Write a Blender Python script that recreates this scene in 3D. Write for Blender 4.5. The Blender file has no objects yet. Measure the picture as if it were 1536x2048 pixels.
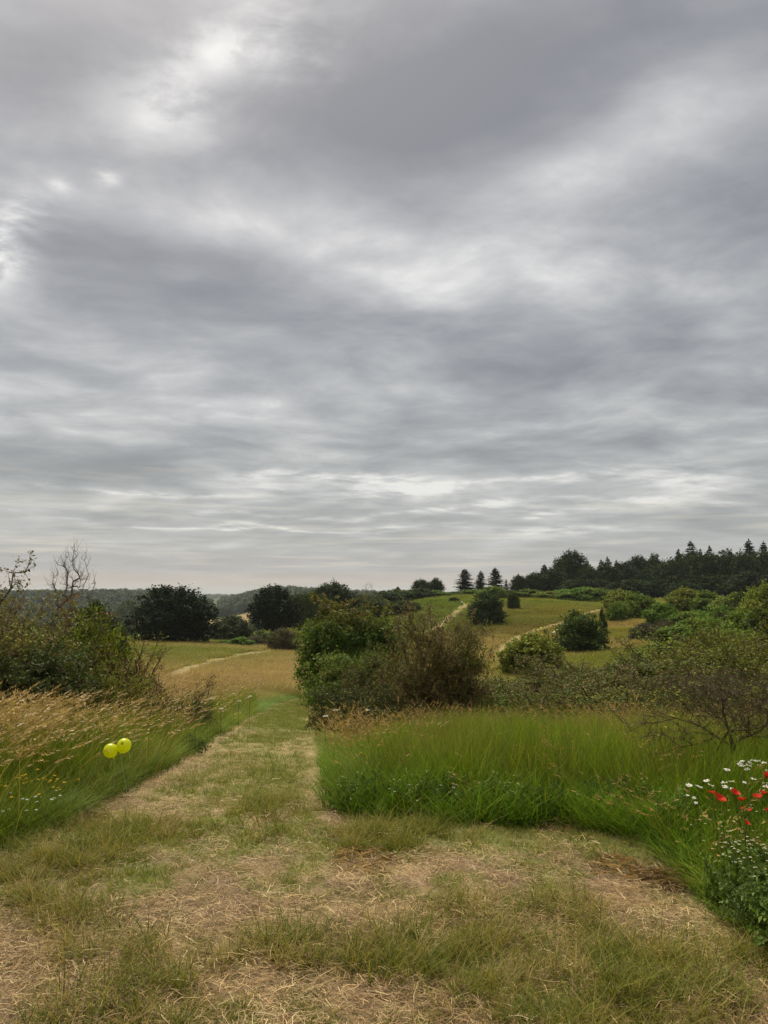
import bpy, bmesh, math
import numpy as np
from math import radians, sin, cos, tan, atan, pi

# ------------------------------------------------------------------ camera
scene = bpy.context.scene
col = scene.collection
FPX, CU, CV, HV = 1540.0, 768.0, 1024.0, 1185.0      # focal length in photo pixels, centre, eye-level row
PITCH = atan((HV - CV) / FPX)
EYE = 1.6
cam_d = bpy.data.cameras.new('camera'); cam = bpy.data.objects.new('camera', cam_d); col.objects.link(cam)
cam.location = (0, 0, EYE); cam.rotation_euler = (pi / 2 + PITCH, 0, 0)
cam_d.sensor_fit = 'VERTICAL'; cam_d.sensor_height = 24.0; cam_d.lens = 24.0 * FPX / 2048.0
cam_d.clip_start = 0.05; cam_d.clip_end = 20000
scene.camera = cam

# ------------------------------------------------------------------ light, exposure
SUN_EL, SUN_AZ = radians(56), radians(-22)            # azimuth from +Y, negative = left
sun_d = bpy.data.lights.new('sun', 'SUN'); sun = bpy.data.objects.new('sun', sun_d); col.objects.link(sun)
sun_d.energy = 1.5; sun_d.angle = radians(28); sun_d.color = (1.0, 0.94, 0.80)
from mathutils import Vector
sdir = Vector((sin(SUN_AZ) * cos(SUN_EL), cos(SUN_AZ) * cos(SUN_EL), sin(SUN_EL)))
sun.rotation_euler = sdir.to_track_quat('Z', 'Y').to_euler()
scene.view_settings.view_transform = 'Standard'; scene.view_settings.look = 'None'
scene.view_settings.gamma = 1.0; scene.view_settings.use_curve_mapping = False
EXPOSURE = 1.75
scene.view_settings.exposure = EXPOSURE
scene.cycles.use_denoising = True; scene.cycles.denoiser = 'OPENIMAGEDENOISE'; scene.cycles.denoising_input_passes = 'RGB_ALBEDO_NORMAL'; scene.cycles.denoising_prefilter = 'NONE'
scene.cycles.max_bounces = 5; scene.cycles.diffuse_bounces = 2; scene.cycles.glossy_bounces = 1
scene.cycles.transmission_bounces = 4; scene.cycles.volume_bounces = 1; scene.cycles.transparent_max_bounces = 4
scene.cycles.caustics_reflective = False; scene.cycles.caustics_refractive = False

def pdir(u, v):
    """world direction of a photo pixel, scaled so that y = 1"""
    a = (u - CU) / FPX; b = (CV - v) / FPX
    y = cos(PITCH) - b * sin(PITCH); z = sin(PITCH) + b * cos(PITCH)
    return np.array([a / y, 1.0, z / y])

# ------------------------------------------------------------------ sky
class NT:
    def __init__(s, nt): s.nt = nt; s.n = nt.nodes; s.l = nt.links
    def node(s, t, **kw):
        n = s.n.new(t)
        for k, v in kw.items(): setattr(n, k, v)
        return n
    def put(s, sock, val):
        if hasattr(val, 'is_output'): s.l.new(val, sock)
        else: sock.default_value = val
    def m(s, op, a, b=None, c=None, clamp=False):
        n = s.node('ShaderNodeMath', operation=op, use_clamp=clamp)
        s.put(n.inputs[0], a)
        if b is not None: s.put(n.inputs[1], b)
        if c is not None: s.put(n.inputs[2], c)
        return n.outputs[0]
    def vm(s, op, a, b=None, scale=None):
        n = s.node('ShaderNodeVectorMath', operation=op)
        s.put(n.inputs[0], a)
        if b is not None: s.put(n.inputs[1], b)
        if scale is not None: s.put(n.inputs['Scale'], scale)
        return n.outputs['Value' if op in ('DOT_PRODUCT', 'LENGTH', 'DISTANCE') else 'Vector']
    def noise(s, vec, scale, detail=3, rough=.5, dist=0.0, dims='3D'):
        n = s.node('ShaderNodeTexNoise', noise_dimensions=dims)
        s.put(n.inputs['Vector'], vec); n.inputs['Scale'].default_value = scale
        n.inputs['Detail'].default_value = detail; n.inputs['Roughness'].default_value = rough
        n.inputs['Distortion'].default_value = dist
        return n.outputs['Fac']
    def ramp(s, fac, stops, interp='LINEAR'):
        n = s.node('ShaderNodeValToRGB'); r = n.color_ramp; r.interpolation = interp
        while len(r.elements) > 1: r.elements.remove(r.elements[-1])
        r.elements[0].position = stops[0][0]; r.elements[0].color = (*stops[0][1], 1)
        for p, c in stops[1:]:
            e = r.elements.new(p); e.color = (*c, 1)
        s.put(n.inputs[0], fac); return n.outputs[0]
    def mix(s, fac, a, b, blend='MIX'):
        n = s.node('ShaderNodeMix', data_type='RGBA', blend_type=blend)
        s.put(n.inputs[0], fac)
        for sock, val in ((n.inputs[6], a), (n.inputs[7], b)):
            if hasattr(val, 'is_output'): s.l.new(val, sock)
            else: sock.default_value = (*val, 1) if len(val) == 3 else val
        return n.outputs[2]

SKY_SAMPLING = 'NONE'
def build_sky():
    w = bpy.data.worlds.new('World'); scene.world = w; w.use_nodes = True; w.cycles.sampling_method = SKY_SAMPLING
    t = NT(w.node_tree); t.n.clear()
    out = t.node('ShaderNodeOutputWorld'); bg = t.node('ShaderNodeBackground')
    t.l.new(bg.outputs[0], out.inputs[0])
    sky = t.node('ShaderNodeTexSky', sky_type='NISHITA', sun_disc=False)
    sky.sun_elevation = SUN_EL; sky.sun_rotation = SUN_AZ; sky.air_density = 1.2; sky.dust_density = 2.5
    d = t.node('ShaderNodeTexCoord').outputs['Generated']
    sep = t.node('ShaderNodeSeparateXYZ'); t.l.new(d, sep.inputs[0])
    z = t.m('MAXIMUM', sep.outputs[2], 0.0)
    zc = t.m('ADD', z, 0.11)
    comb = t.node('ShaderNodeCombineXYZ')
    t.l.new(t.m('DIVIDE', sep.outputs[0], zc), comb.inputs[0]); t.l.new(t.m('DIVIDE', sep.outputs[1], zc), comb.inputs[1])
    q = comb.outputs[0]
    wn = t.node('ShaderNodeTexNoise'); t.l.new(q, wn.inputs['Vector']); wn.inputs['Scale'].default_value = 1.3; wn.inputs['Detail'].default_value = 2
    qw = t.vm('ADD', q, t.vm('SCALE', t.vm('SUBTRACT', wn.outputs['Color'], (.5, .5, .5)), scale=0.34))
    mp = t.node('ShaderNodeMapping'); t.l.new(qw, mp.inputs[0]); mp.inputs['Rotation'].default_value = (0, 0, radians(-20)); mp.inputs['Scale'].default_value = (0.9, 1.1, 1)
    mp.inputs['Location'].default_value = (3.1, 1.7, 0)
    qs = mp.outputs[0]
    n1 = t.noise(qs, 0.95, 2, .45)
    n2 = t.noise(qs, 2.4, 5, .52)
    n3 = t.noise(qs, 5.2, 5, .58)
    val = t.m('ADD', t.m('MULTIPLY', t.m('SUBTRACT', n1, .5), 1.0), t.m('MULTIPLY', t.m('SUBTRACT', n2, .5), 0.95))
    val = t.m('ADD', val, t.m('MULTIPLY', t.m('SUBTRACT', n3, .5), 0.42))
    # thick and thin places of the deck: (photo column, row, size along the row, size along the column, strength)
    spots = [(285, 215, 120, 52, .27), (18, 480, 60, 70, .55), (208, 348, 22, 16, .4), (350, 150, 60, 36, .2), (120, 370, 24, 14, .2), (420, 110, 70, 30, .2), (560, 70, 150, 60, .33), (1380, 250, 300, 120, .18),
             (800, 300, 260, 110, -.38), (330, 560, 300, 60, -.16), (100, 100, 200, 120, -.22), (950, 130, 300, 90, -.26), (700, 520, 220, 60, .16),
             (200, 940, 260, 32, -.24), (1150, 180, 200, 80, -.1), (1450, 380, 200, 70, -.22), (790, 985, 110, 16, .24), (620, 955, 200, 11, .22), (300, 985, 240, 8, .22), (1150, 955, 260, 10, .22), (560, 1035, 260, 7, .24), (950, 1030, 200, 7, .26), (400, 1060, 240, 5, .3), (1300, 1000, 200, 8, .22), (700, 1062, 200, 5, .26), (560, 650, 260, 45, -.2),
             (1050, 560, 260, 60, .12), (1280, 730, 260, 60, -.14), (480, 760, 240, 40, -.1), (400, 970, 320, 18, .16), (1200, 920, 330, 30, .15), (1120, 1062, 130, 12, .25), (260, 420, 260, 60, .12)]
    el = t.node('ShaderNodeCombineXYZ'); t.l.new(t.m('ARCTAN2', sep.outputs[0], sep.outputs[1]), el.inputs[0]); t.l.new(t.m('ARCSINE', sep.outputs[2]), el.inputs[1])
    wob = t.vm('ADD', el.outputs[0], t.vm('MULTIPLY', t.vm('SUBTRACT', wn.outputs['Color'], (.5, .5, .5)), (.12, .06, 0)))
    soft = t.m('ADD', 0.5, n2); torn = t.m('MULTIPLY', t.m('SUBTRACT', t.m('ADD', t.m('MULTIPLY', n3, 1.1), t.m('MULTIPLY', n2, .5)), .55), 3.2, clamp=True)
    for (u, v, su, sv, k) in spots:
        c = pdir(u, v); c /= np.linalg.norm(c)
        e = t.vm('MULTIPLY', t.vm('SUBTRACT', wob, (math.atan2(c[0], c[1]), math.asin(c[2]), 0)), (FPX / su, FPX / sv, 0))
        g = t.m('POWER', 0.449, t.vm('DOT_PRODUCT', e, e))
        val = t.m('MULTIPLY_ADD', t.m('MULTIPLY', g, torn if k > .19 else soft), k * (1.25 if k > .19 else 1), val)
    # far cloud melts into even grey
    fade = t.m('MULTIPLY', t.m('SUBTRACT', z, -0.03), 7.0, clamp=True)
    val = t.m('MULTIPLY', val, t.m('ADD', 0.5, t.m('MULTIPLY', fade, 0.66)))
    f = t.m('ADD', val, .47, clamp=True)
    cl = t.ramp(f, [(0.0, (.155, .155, .160)), (.25, (.227, .226, .230)), (.45, (.316, .314, .313)), (.62, (.415, .411, .403)), (.80, (.57, .56, .54)), (1.0, (.88, .86, .81))], 'B_SPLINE')
    hz = t.ramp(z, [(0.0, (.50, .465, .42)), (.014, (.54, .48, .42)), (.030, (.44, .445, .45)), (.06, (.40, .425, .445)), (.16, (.36, .372, .38))])
    hf = t.ramp(z, [(0.0, (.85,) * 3), (.03, (.62,) * 3), (.09, (.38,) * 3), (.2, (.06,) * 3), (.35, (0, 0, 0))])
    cl = t.mix(hf, cl, hz)
    # slim warm gaps low over the land
    gap = t.noise(t.vm('MULTIPLY', d, (5.0, 5.0, 95.0)), 1.0, 3, .55)
    gl = t.m('MULTIPLY', t.m('SUBTRACT', gap, .535), 5.0, clamp=True)
    gz = t.m('MULTIPLY', t.m('MULTIPLY', z, 30.0, clamp=True), t.m('SUBTRACT', 1.0, t.m('MULTIPLY', z, 5.2), clamp=True))
    cl = t.mix(t.m('MULTIPLY', t.m('MULTIPLY', gl, gz), .75), cl, (.70, .64, .53))
    # an overcast sky grows brighter towards the zenith
    z2 = t.m('MULTIPLY', z, z); zen = t.m('ADD', 0.97, t.m('MULTIPLY', t.m('MULTIPLY', z2, z2), 1.3))
    cl = t.vm('SCALE', cl, scale=t.m('MULTIPLY', zen, 11.0 / 2 ** EXPOSURE))
    full = t.mix(0.95, sky.outputs[0], cl)
    t.l.new(full, bg.inputs[0]); bg.inputs[1].default_value = 0.1
build_sky()

# ------------------------------------------------------------------ numeric helpers
def smooth(a, b, x):
    t = np.clip((x - a) / (b - a), 0, 1); return t * t * (3 - 2 * t)

def _hash(i, j, s):
    h = (i.astype(np.int64) * 374761393 + j.astype(np.int64) * 668265263 + s * 982451653) & 0xffffffff
    h = ((h ^ (h >> 13)) * 1274126177) & 0xffffffff
    return ((h ^ (h >> 16)) & 0xffff) / 65535.0

def vnoise(x, y, s=0):
    xi = np.floor(x); yi = np.floor(y); fx = x - xi; fy = y - yi
    fx = fx * fx * (3 - 2 * fx); fy = fy * fy * (3 - 2 * fy)
    a = _hash(xi, yi, s); b = _hash(xi + 1, yi, s); c = _hash(xi, yi + 1, s); d = _hash(xi + 1, yi + 1, s)
    return (a * (1 - fx) + b * fx) * (1 - fy) + (c * (1 - fx) + d * fx) * fy

def fbm(x, y, s=0, o=4):
    r = np.zeros_like(x, dtype=float); a = .5; t = 0
    for k in range(o):
        r += a * vnoise(x * 2 ** k, y * 2 ** k, s + k * 17); t += a; a *= .5
    return r / t

# ------------------------------------------------------------------ terrain: heights by column of the photo and distance
_ctl = []
def _row(d, *pairs):
    for u, drop in pairs: _ctl.append((u, d, drop))
for dd in (1.2, 2.5, 4.0, 5.3):
    _row(dd, *[(u, 1.6) for u in (-600, 200, 768, 1300, 2136)])
_row(7, (-400, 1.70), (0, 1.72), (530, 1.75), (1000, 1.74), (1536, 1.70), (2000, 1.7))
_row(10.7, (-400, 2.05), (0, 2.10), (530, 2.19), (1000, 2.20), (1536, 2.08), (2000, 2.0))
_row(16, (-400, 2.6), (0, 2.72), (500, 2.76), (1000, 2.85), (1536, 2.72), (2000, 2.6))
_row(25, (-400, 3.2), (0, 3.4), (500, 3.70), (1000, 3.75), (1536, 3.5), (2000, 3.3))
_row(36, (-400, 4.0), (0, 4.2), (500, 4.70), (800, 4.75), (1000, 4.65), (1536, 4.2), (2000, 4))
_row(60, (-400, 5.4), (0, 5.6), (500, 6.05), (800, 6.05), (1060, 5.6), (1300, 5.0), (1536, 4.6), (2000, 4.3))
_row(95, (-400, 6.5), (0, 6.7), (450, 7.1), (800, 6.85), (1000, 5.7), (1200, 4.9), (1536, 4.2), (2000, 4))
_row(125, (-400, 7.3), (0, 7.3), (345, 7.6), (550, 7.9), (740, 6.9), (850, 5.5), (1000, 4.15), (1200, 3.6), (1536, 3.3), (2000, 3))
_row(165, (-400, 9), (0, 9), (450, 10), (700, 5.6), (850, 2.3), (930, 1.75), (1100, 2.0), (1300, 2.4), (1536, 2.6), (2000, 2.6))
_row(220, (-400, 13), (0, 13), (450, 14), (700, 4.6), (850, 1.5), (930, 1.3), (1150, 1.4), (1400, 1.6), (2000, 1.6))
_row(350, (-400, 20), (0, 20), (450, 22), (700, 14), (900, 9), (1150, 6), (1500, 5), (2000, 5))
_row(600, (-400, 25), (0, 24.5), (450, 27), (700, 22), (1000, 17), (1500, 14), (2000, 14))
_row(800, (-400, 22), (0, 23), (300, 24), (460, 26), (700, 22), (1000, 18), (1500, 14), (2000, 14))
_row(980, (-400, 7), (0, 9), (200, 8.5), (340, 10), (430, 24), (475, 14), (560, 3.5), (650, 8.5), (720, 10), (1000, 16), (2000, 14))
_row(1500, (-400, 22), (0, 24), (430, 27), (560, 22), (1000, 22), (2000, 20))
_row(3000, (-400, 22), (430, 20), (1000, 22), (2000, 22))
_row(5900, (-400, 30), (768, 30), (2000, 30))
_C = np.array(_ctl, float)
_AZ = 3.2
def _feat(x, y):
    r = np.hypot(x, y); az = np.arctan2(x, y)
    az = np.clip(az, -1.0, 1.0)
    return np.stack([az * _AZ, np.log(np.maximum(r, 1.2))], -1)
def _tps(r2):
    return np.where(r2 > 1e-12, .5 * r2 * np.log(np.maximum(r2, 1e-12)), 0)
_cx = (_C[:, 0] - CU) / FPX * _C[:, 1]; _cy = _C[:, 1]
_F = _feat(_cx, _cy); _n = len(_F)
_K = _tps(((_F[:, None] - _F[None]) ** 2).sum(-1)) + np.eye(_n) * 1e-3
_Pm = np.hstack([np.ones((_n, 1)), _F])
_A = np.block([[_K, _Pm], [_Pm.T, np.zeros((3, 3))]])
_W = np.linalg.solve(_A, np.concatenate([np.sqrt(_C[:, 2] - 1.5), np.zeros(3)]))   # sqrt of the drop keeps near ground even
_W = np.linalg.solve(_A, np.concatenate([_C[:, 2], np.zeros(3)]))

def H(x, y):
    x = np.atleast_1d(np.asarray(x, float)); y = np.atleast_1d(np.asarray(y, float))
    out = np.empty(x.shape); fx = x.ravel(); fy = y.ravel(); o = out.ravel()
    for i in range(0, len(fx), 20000):
        F = _feat(fx[i:i + 20000], fy[i:i + 20000])
        r2 = ((F[:, None] - _F[None]) ** 2).sum(-1)
        drop = _tps(r2) @ _W[:_n] + _W[_n] + F @ _W[_n + 1:]
        o[i:i + 20000] = EYE - drop
    r = np.hypot(fx, fy)
    near = 1 - smooth(4.2, 6.5, r)
    o[:] = o * (1 - near)
    o[:] *= 1 - smooth(-2, -25, fy)
    bump = (fbm(fx * .9, fy * .9, 5, 3) - .5) * .10 + (fbm(fx * 4, fy * 4, 9, 2) - .5) * .03
    o[:] += bump * np.clip(12 / np.maximum(r, 12), .0, 1)
    o[:] += (fbm(fx * .12, fy * .12, 15, 3) - .5) * np.clip(r / 100, 0, 1) * .7 * smooth(20, 60, r)
    return o.reshape(x.shape)
def h1(x, y): return float(H(x, y)[0])

def hit(u, v, dmax=400):
    """where the sight line of a photo pixel meets the ground"""
    p = pdir(u, v); ds = np.exp(np.linspace(math.log(1.5), math.log(dmax), 600))
    g = H(p[0] * ds, ds) - (EYE + p[2] * ds)
    k = np.argmax(g > 0)
    if g[k] <= 0: k = len(ds) - 1
    if k == 0: return np.array([p[0] * ds[0], ds[0]])
    t = g[k - 1] / (g[k - 1] - g[k] + 1e-12); d = ds[k - 1] + (ds[k] - ds[k - 1]) * t
    return np.array([p[0] * d, d])

def inside(px, py, poly):
    c = np.zeros(px.shape, bool); n = len(poly)
    for i in range(n):
        x0, y0 = poly[i]; x1, y1 = poly[(i + 1) % n]
        if y0 == y1: continue
        m = ((y0 > py) != (y1 > py)) & (px < (x1 - x0) * (py - y0) / (y1 - y0) + x0)
        c ^= m
    return c

def dist_line(px, py, pts):
    best = np.full(px.shape, 1e9)
    for (a, b) in zip(pts[:-1], pts[1:]):
        dx, dy = b[0] - a[0], b[1] - a[1]; L = dx * dx + dy * dy + 1e-9
        t = np.clip(((px - a[0]) * dx + (py - a[1]) * dy) / L, 0, 1)
        best = np.minimum(best, np.hypot(px - a[0] - t * dx, py - a[1] - t * dy))
    return best

# the mown clearing and the path that leaves it, edges read along the ground
left_edge = [hit(u, v) for u, v in ((-260, 1790), (-60, 1712), (0, 1690), (70, 1668), (130, 1648), (200, 1606), (290, 1560), (385, 1502), (440, 1468), (490, 1436), (545, 1408), (590, 1397))]
right_edge = [hit(u, v) for u, v in ((652, 1399), (632, 1412), (630, 1432), (640, 1470), (652, 1505), (668, 1560), (680, 1628), (760, 1640), (900, 1644), (1020, 1650), (1130, 1652), (1230, 1662), (1320, 1690), (1380, 1738), (1440, 1800), (1500, 1852), (1600, 1900), (1900, 2010))]
le, re_ = left_edge[-1], right_edge[0]
MOWN = [(-9, -12), (-9, left_edge[0][1])] + [tuple(p) for p in left_edge] + [(le[0] + 3, le[1] + 5), (re_[0] + 5, re_[1] + 4.4)] + [tuple(p) for p in right_edge] + [(9, right_edge[-1][1]), (9, -12)]
EDGE = [tuple(p) for p in left_edge]; EDGER = [tuple(p) for p in right_edge]

# narrow mown trails further off: centre line (photo pixels) and width in metres
TRAILS = {
    'valley': ([(300, 1372), (345, 1352), (390, 1333), (440, 1320), (500, 1307), (560, 1299)], 1.6),
    'hill': ([(868, 1262), (890, 1245), (910, 1228), (925, 1216), (938, 1206)], 2.0),
    'slope': ([(1000, 1308), (1020, 1288), (1038, 1275), (1070, 1263), (1100, 1254), (1135, 1243), (1175, 1229), (1215, 1218)], 1.8),
}
TR = {k: ([hit(*p) for p in pts], w) for k, (pts, w) in TRAILS.items()}

# ------------------------------------------------------------------ what grows where (real colours of soil and grass)
def c3(*c): return np.array(c, float)
SOIL = c3(.225, .155, .10); STRAW = c3(.40, .285, .15); MGREEN = c3(.115, .125, .034); TGREEN = c3(.105, .130, .018); TAN = c3(.38, .275, .115)
OLIVE = c3(.205, .19, .024); GRASSY = c3(.145, .18, .015)
# patches of ripe and of green grass: photo pixel of the centre, radius along x and y in metres, colour, weight
PATCH = [((480, 1345), 12, 22, TAN, 1.0), ((560, 1325), 10, 26, TAN, .9), ((440, 1360), 7, 8, TAN, .9), ((400, 1308), 8, 9, GRASSY, 1.3), ((330, 1320), 7, 16, GRASSY, 1.4), ((420, 1297), 10, 4, TAN * .9, .8),
         ((870, 1222), 7, 20, c3(.12, .165, .014), 1.6), ((960, 1240), 8, 14, c3(.12, .14, .018), 1.0), ((985, 1288), 7, 6, TAN * .92, 1.2), ((1020, 1262), 9, 5, c3(.19, .135, .045), 1.0),
         ((1100, 1225), 16, 14, c3(.19, .165, .032), 1.0), ((1120, 1300), 6, 5, TAN, 1.2), ((1240, 1253), 6, 5, TAN, 1.0), ((1310, 1212), 8, 10, TAN, 1.1), ((1230, 1232), 8, 9, OLIVE, 1.0), ((1150, 1210), 20, 8, GRASSY, .8),
         ((960, 1318), 7, 6, TAN, .9), ((1180, 1270), 8, 8, OLIVE, .8)]
PATCHW = [(hit(*p), rx, ry, c, w) for p, rx, ry, c, w in PATCH]

def mown_state(x, y):
    """0 bare / straw .. 1 green, for the mown ground; plus straw amount"""
    n = fbm(x * .8 + 3, y * .6 + 8, 31, 4); n2 = fbm(x * 5.5, y * 4.2, 41, 3)
    r = np.hypot(x, y); far = smooth(5.5, 8.5, r)
    n4 = fbm(x * 11, y * 9, 47, 2)
    g = (n - .5) * 1.6 * (1 - .6 * far) + (n2 - .5) * 3.0 * (1 - .8 * far) + (n4 - .5) * 1.6 * (1 - .5 * far) + .49
    g = g + .30 * far + .2 * smooth(10, 18, r)                       # the path further on is greener
    for (u, v, rx, ry, k) in ((250, 1850, .8, .42, -.55), (760, 1765, 1.3, .35, -.45), (1050, 1750, .9, .3, -.4), (640, 1690, 1.0, .35, .1), (90, 1760, .7, .35, .5), (350, 1740, .7, .3, .4),
                              (900, 1900, .5, .3, .5), (1250, 1930, .5, .2, .35), (1300, 1760, .5, .25, -.2), (120, 1930, .3, .12, .3), (560, 1920, .9, .3, -.25), (1000, 1685, 1.5, .5, .8), (760, 1670, .7, .35, .5), (1300, 1700, .5, .4, .5), (300, 1960, 1.0, .25, -.4), (500, 1850, .8, .25, -.3), (560, 1560, .35, 2.0, .3), (1400, 1850, .4, .3, .3), (430, 1690, .5, .3, .25)):
        p = hit(u, v); g = g + k * np.exp(-((x - p[0]) / rx) ** 2 - ((y - p[1]) / ry) ** 2)
    e = np.minimum(dist_line(x, y, EDGE) + 1.0 * (1 - smooth(5.2, 6.2, r)), dist_line(x, y, EDGER) + 1.0 * (1 - smooth(5.6, 6.3, r)))
    g = g - (.55 + .3 * far) * np.exp(-(e / (.17 + .06 * far)) ** 2)                 # swath of dried cuttings along the edges
    mid = smooth(5.5, 8, r)
    return np.clip(g, 0, 1)

def ground_colour(x, y):
    r = np.hypot(x, y)
    n = fbm(x * .08 + 40, y * .08, 51, 4)[:, None]; n2 = fbm(x * .6, y * .6, 61, 3)[:, None]
    c = OLIVE * (1 - n) + GRASSY * n
    acc = c.copy(); wt = np.ones((len(x), 1)) * .55
    near = smooth(28, 42, r)[:, None]
    for p, rx, ry, cc, w in PATCHW:
        g = (w * np.exp(-((x - p[0]) / rx) ** 2 - ((y - p[1]) / ry) ** 2))[:, None] * 3
        acc = acc * 1; c = (c * wt + cc * g) / (wt + g); wt = wt + g
    c = c * (1 - .35 * (n2 - .5))
    tall = (TGREEN * .7) * (1 - n2 * .5) + c3(.10, .075, .03) * n2 * .5
    c = tall * (1 - near) + c * near
    far = smooth(260, 420, r)[:, None]
    woods = c3(.045, .06, .02)
    c = c * (1 - far) + woods * far
    return c

def zone_fields(x, y, c):
    # fields in the valley beyond the trees, by column and distance
    r = np.hypot(x, y); u = CU + FPX * x / np.maximum(y, 1)
    n = fbm(x * .02, y * .02, 71, 3)
    b = (n - .5) * 60
    for (u0, u1, d0, d1, cc) in ((395, 560, 470, 640, c3(.085, .135, .035)), (395, 560, 425, 475, c3(.26, .15, .075)), (395, 560, 640, 810, c3(.28, .20, .085)), (60, 330, 450, 720, c3(.085, .14, .04)), (425, 465, 1180, 1600, c3(.33, .30, .15))):
        m = (u > u0) & (u < u1) & (y + b * .3 > d0) & (y + b * .3 < d1)
        c[m] = cc * (.85 + .3 * n[m])[:, None]
    return c

# ------------------------------------------------------------------ mesh helpers
def new_mesh(name, V, F3=None, F4=None, colr=None, smooth_sh=False):
    me = bpy.data.meshes.new(name); V = np.asarray(V, np.float32)
    F3 = np.zeros((0, 3), np.int32) if F3 is None or len(F3) == 0 else np.asarray(F3, np.int32)
    F4 = np.zeros((0, 4), np.int32) if F4 is None or len(F4) == 0 else np.asarray(F4, np.int32)
    me.vertices.add(len(V)); me.vertices.foreach_set('co', V.ravel())
    nl = F3.size + F4.size; me.loops.add(nl)
    me.loops.foreach_set('vertex_index', np.concatenate([F3.ravel(), F4.ravel()]))
    me.polygons.add(len(F3) + len(F4))
    st = np.concatenate([np.arange(len(F3)) * 3, F3.size + np.arange(len(F4)) * 4]).astype(np.int32)
    me.polygons.foreach_set('loop_start', st)
    if smooth_sh: me.polygons.foreach_set('use_smooth', np.ones(len(st), bool))
    if colr is not None:
        a = me.color_attributes.new('col', 'FLOAT_COLOR', 'POINT')
        cc = np.ones((len(V), 4), np.float32); cc[:, :3] = colr
        a.data.foreach_set('color', cc.ravel())
    me.update(calc_edges=True)
    return me

def obj(name, me, mat=None, parent=None, loc=None):
    o = bpy.data.objects.new(name, me); col.objects.link(o)
    if mat is not None and not me.materials: me.materials.append(mat)
    if parent is not None: o.parent = parent
    if loc is not None: o.location = loc
    return o

def tag(o, label=None, cat=None, group=None, kind=None):
    if label: o['label'] = label
    if cat: o['category'] = cat
    if group: o['group'] = group
    if kind: o['kind'] = kind
    return o

def empty(name, loc, rz=0.0, scale=None):
    o = bpy.data.objects.new(name, None); col.objects.link(o); o.location = loc; o.rotation_euler = (0, 0, rz); o.empty_display_size = .2
    if scale is not None: o.scale = scale
    return o

def nrm(a): return a / np.maximum(np.linalg.norm(a, axis=-1, keepdims=True), 1e-9)

def leaf_arrays(P, A, N, L, W, C, fold=.18):
    """diamond leaves folded along the midrib"""
    A = nrm(A); B = nrm(np.cross(A, N)); N = np.cross(B, A)
    L = L[:, None]; W = W[:, None]
    mid = P + A * L * .46
    V = np.stack([P, mid + B * W * .5 + N * W * fold, P + A * L - N * L * .08, mid - B * W * .5 + N * W * fold], 1).reshape(-1, 3)
    k = np.arange(len(P)) * 4
    F = np.stack([k, k + 1, k + 2, k, k + 2, k + 3], 1).reshape(-1, 3)
    return V, F, np.repeat(C, 4, 0)

def tube_arrays(P0, P1, R0, R1, k=4):
    P0 = np.asarray(P0, float); P1 = np.asarray(P1, float); R0 = np.asarray(R0, float)[:, None]; R1 = np.asarray(R1, float)[:, None]
    A = nrm(P1 - P0); ref = np.where(np.abs(A[:, 2:3]) > .9, np.array([[1., 0, 0]]), np.array([[0, 0, 1.]]))
    U = nrm(np.cross(A, ref)); W = np.cross(A, U); n = len(P0)
    V = np.empty((n, 2 * k, 3))
    P1 = P1 + A * R1 * .5
    for i in range(k):
        a = 2 * pi * i / k; d = U * cos(a) + W * sin(a)
        V[:, i] = P0 + d * R0; V[:, k + i] = P1 + d * R1
    b = (np.arange(n) * 2 * k)[:, None]; F = []
    for i in range(k):
        j = (i + 1) % k; F.append(np.concatenate([b + i, b + j, b + k + j, b + k + i], 1))
    return V.reshape(-1, 3), np.concatenate(F, 0)

# ------------------------------------------------------------------ materials
def new_mat(name):
    m = bpy.data.materials.new(name); m.use_nodes = True; t = NT(m.node_tree); t.n.clear()
    out = t.node('ShaderNodeOutputMaterial'); return m, t, out
def principled(t, colr, rough=.7, spec=.2, normal=None):
    b = t.node('ShaderNodeBsdfPrincipled'); t.put(b.inputs['Base Color'], colr if hasattr(colr, 'is_output') else (*colr, 1))
    t.put(b.inputs['Roughness'], rough); b.inputs['Specular IOR Level'].default_value = spec
    if normal is not None: t.l.new(normal, b.inputs['Normal'])
    return b
def bump(t, h, strength=.5, dist=.02):
    b = t.node('ShaderNodeBump'); b.inputs['Strength'].default_value = strength; b.inputs['Distance'].default_value = dist
    t.l.new(h, b.inputs['Height']); return b.outputs[0]
def attr(t, name, typ='GEOMETRY'):
    a = t.node('ShaderNodeAttribute', attribute_name=name, attribute_type=typ); return a.outputs['Color']

def foliage_mat(name, transl=.22, vary=.12, instancer=False, rough=.65, spec=.10):
    m, t, out = new_mat(name)
    c = attr(t, 'col')
    if instancer: c = t.mix(1.0, c, attr(t, 'tint', 'INSTANCER'), 'MULTIPLY')
    elif vary:
        rnd = t.node('ShaderNodeObjectInfo').outputs['Random']
        hs = t.node('ShaderNodeHueSaturation'); t.l.new(c, hs.inputs['Color'])
        t.l.new(t.m('ADD', .5 - vary * .12, t.m('MULTIPLY', rnd, vary * .24)), hs.inputs['Hue'])
        t.l.new(t.m('ADD', 1 - vary, t.m('MULTIPLY', rnd, vary * 2)), hs.inputs['Value'])
        c = hs.outputs[0]
    p = principled(t, c, rough, spec)
    tr = t.node('ShaderNodeBsdfTranslucent'); t.l.new(t.mix(1.0, c, (1.0, 1.0, .55), 'MULTIPLY'), tr.inputs[0])
    mx = t.node('ShaderNodeMixShader'); mx.inputs[0].default_value = transl
    t.l.new(p.outputs[0], mx.inputs[1]); t.l.new(tr.outputs[0], mx.inputs[2]); t.l.new(mx.outputs[0], out.inputs[0])
    return m
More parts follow.
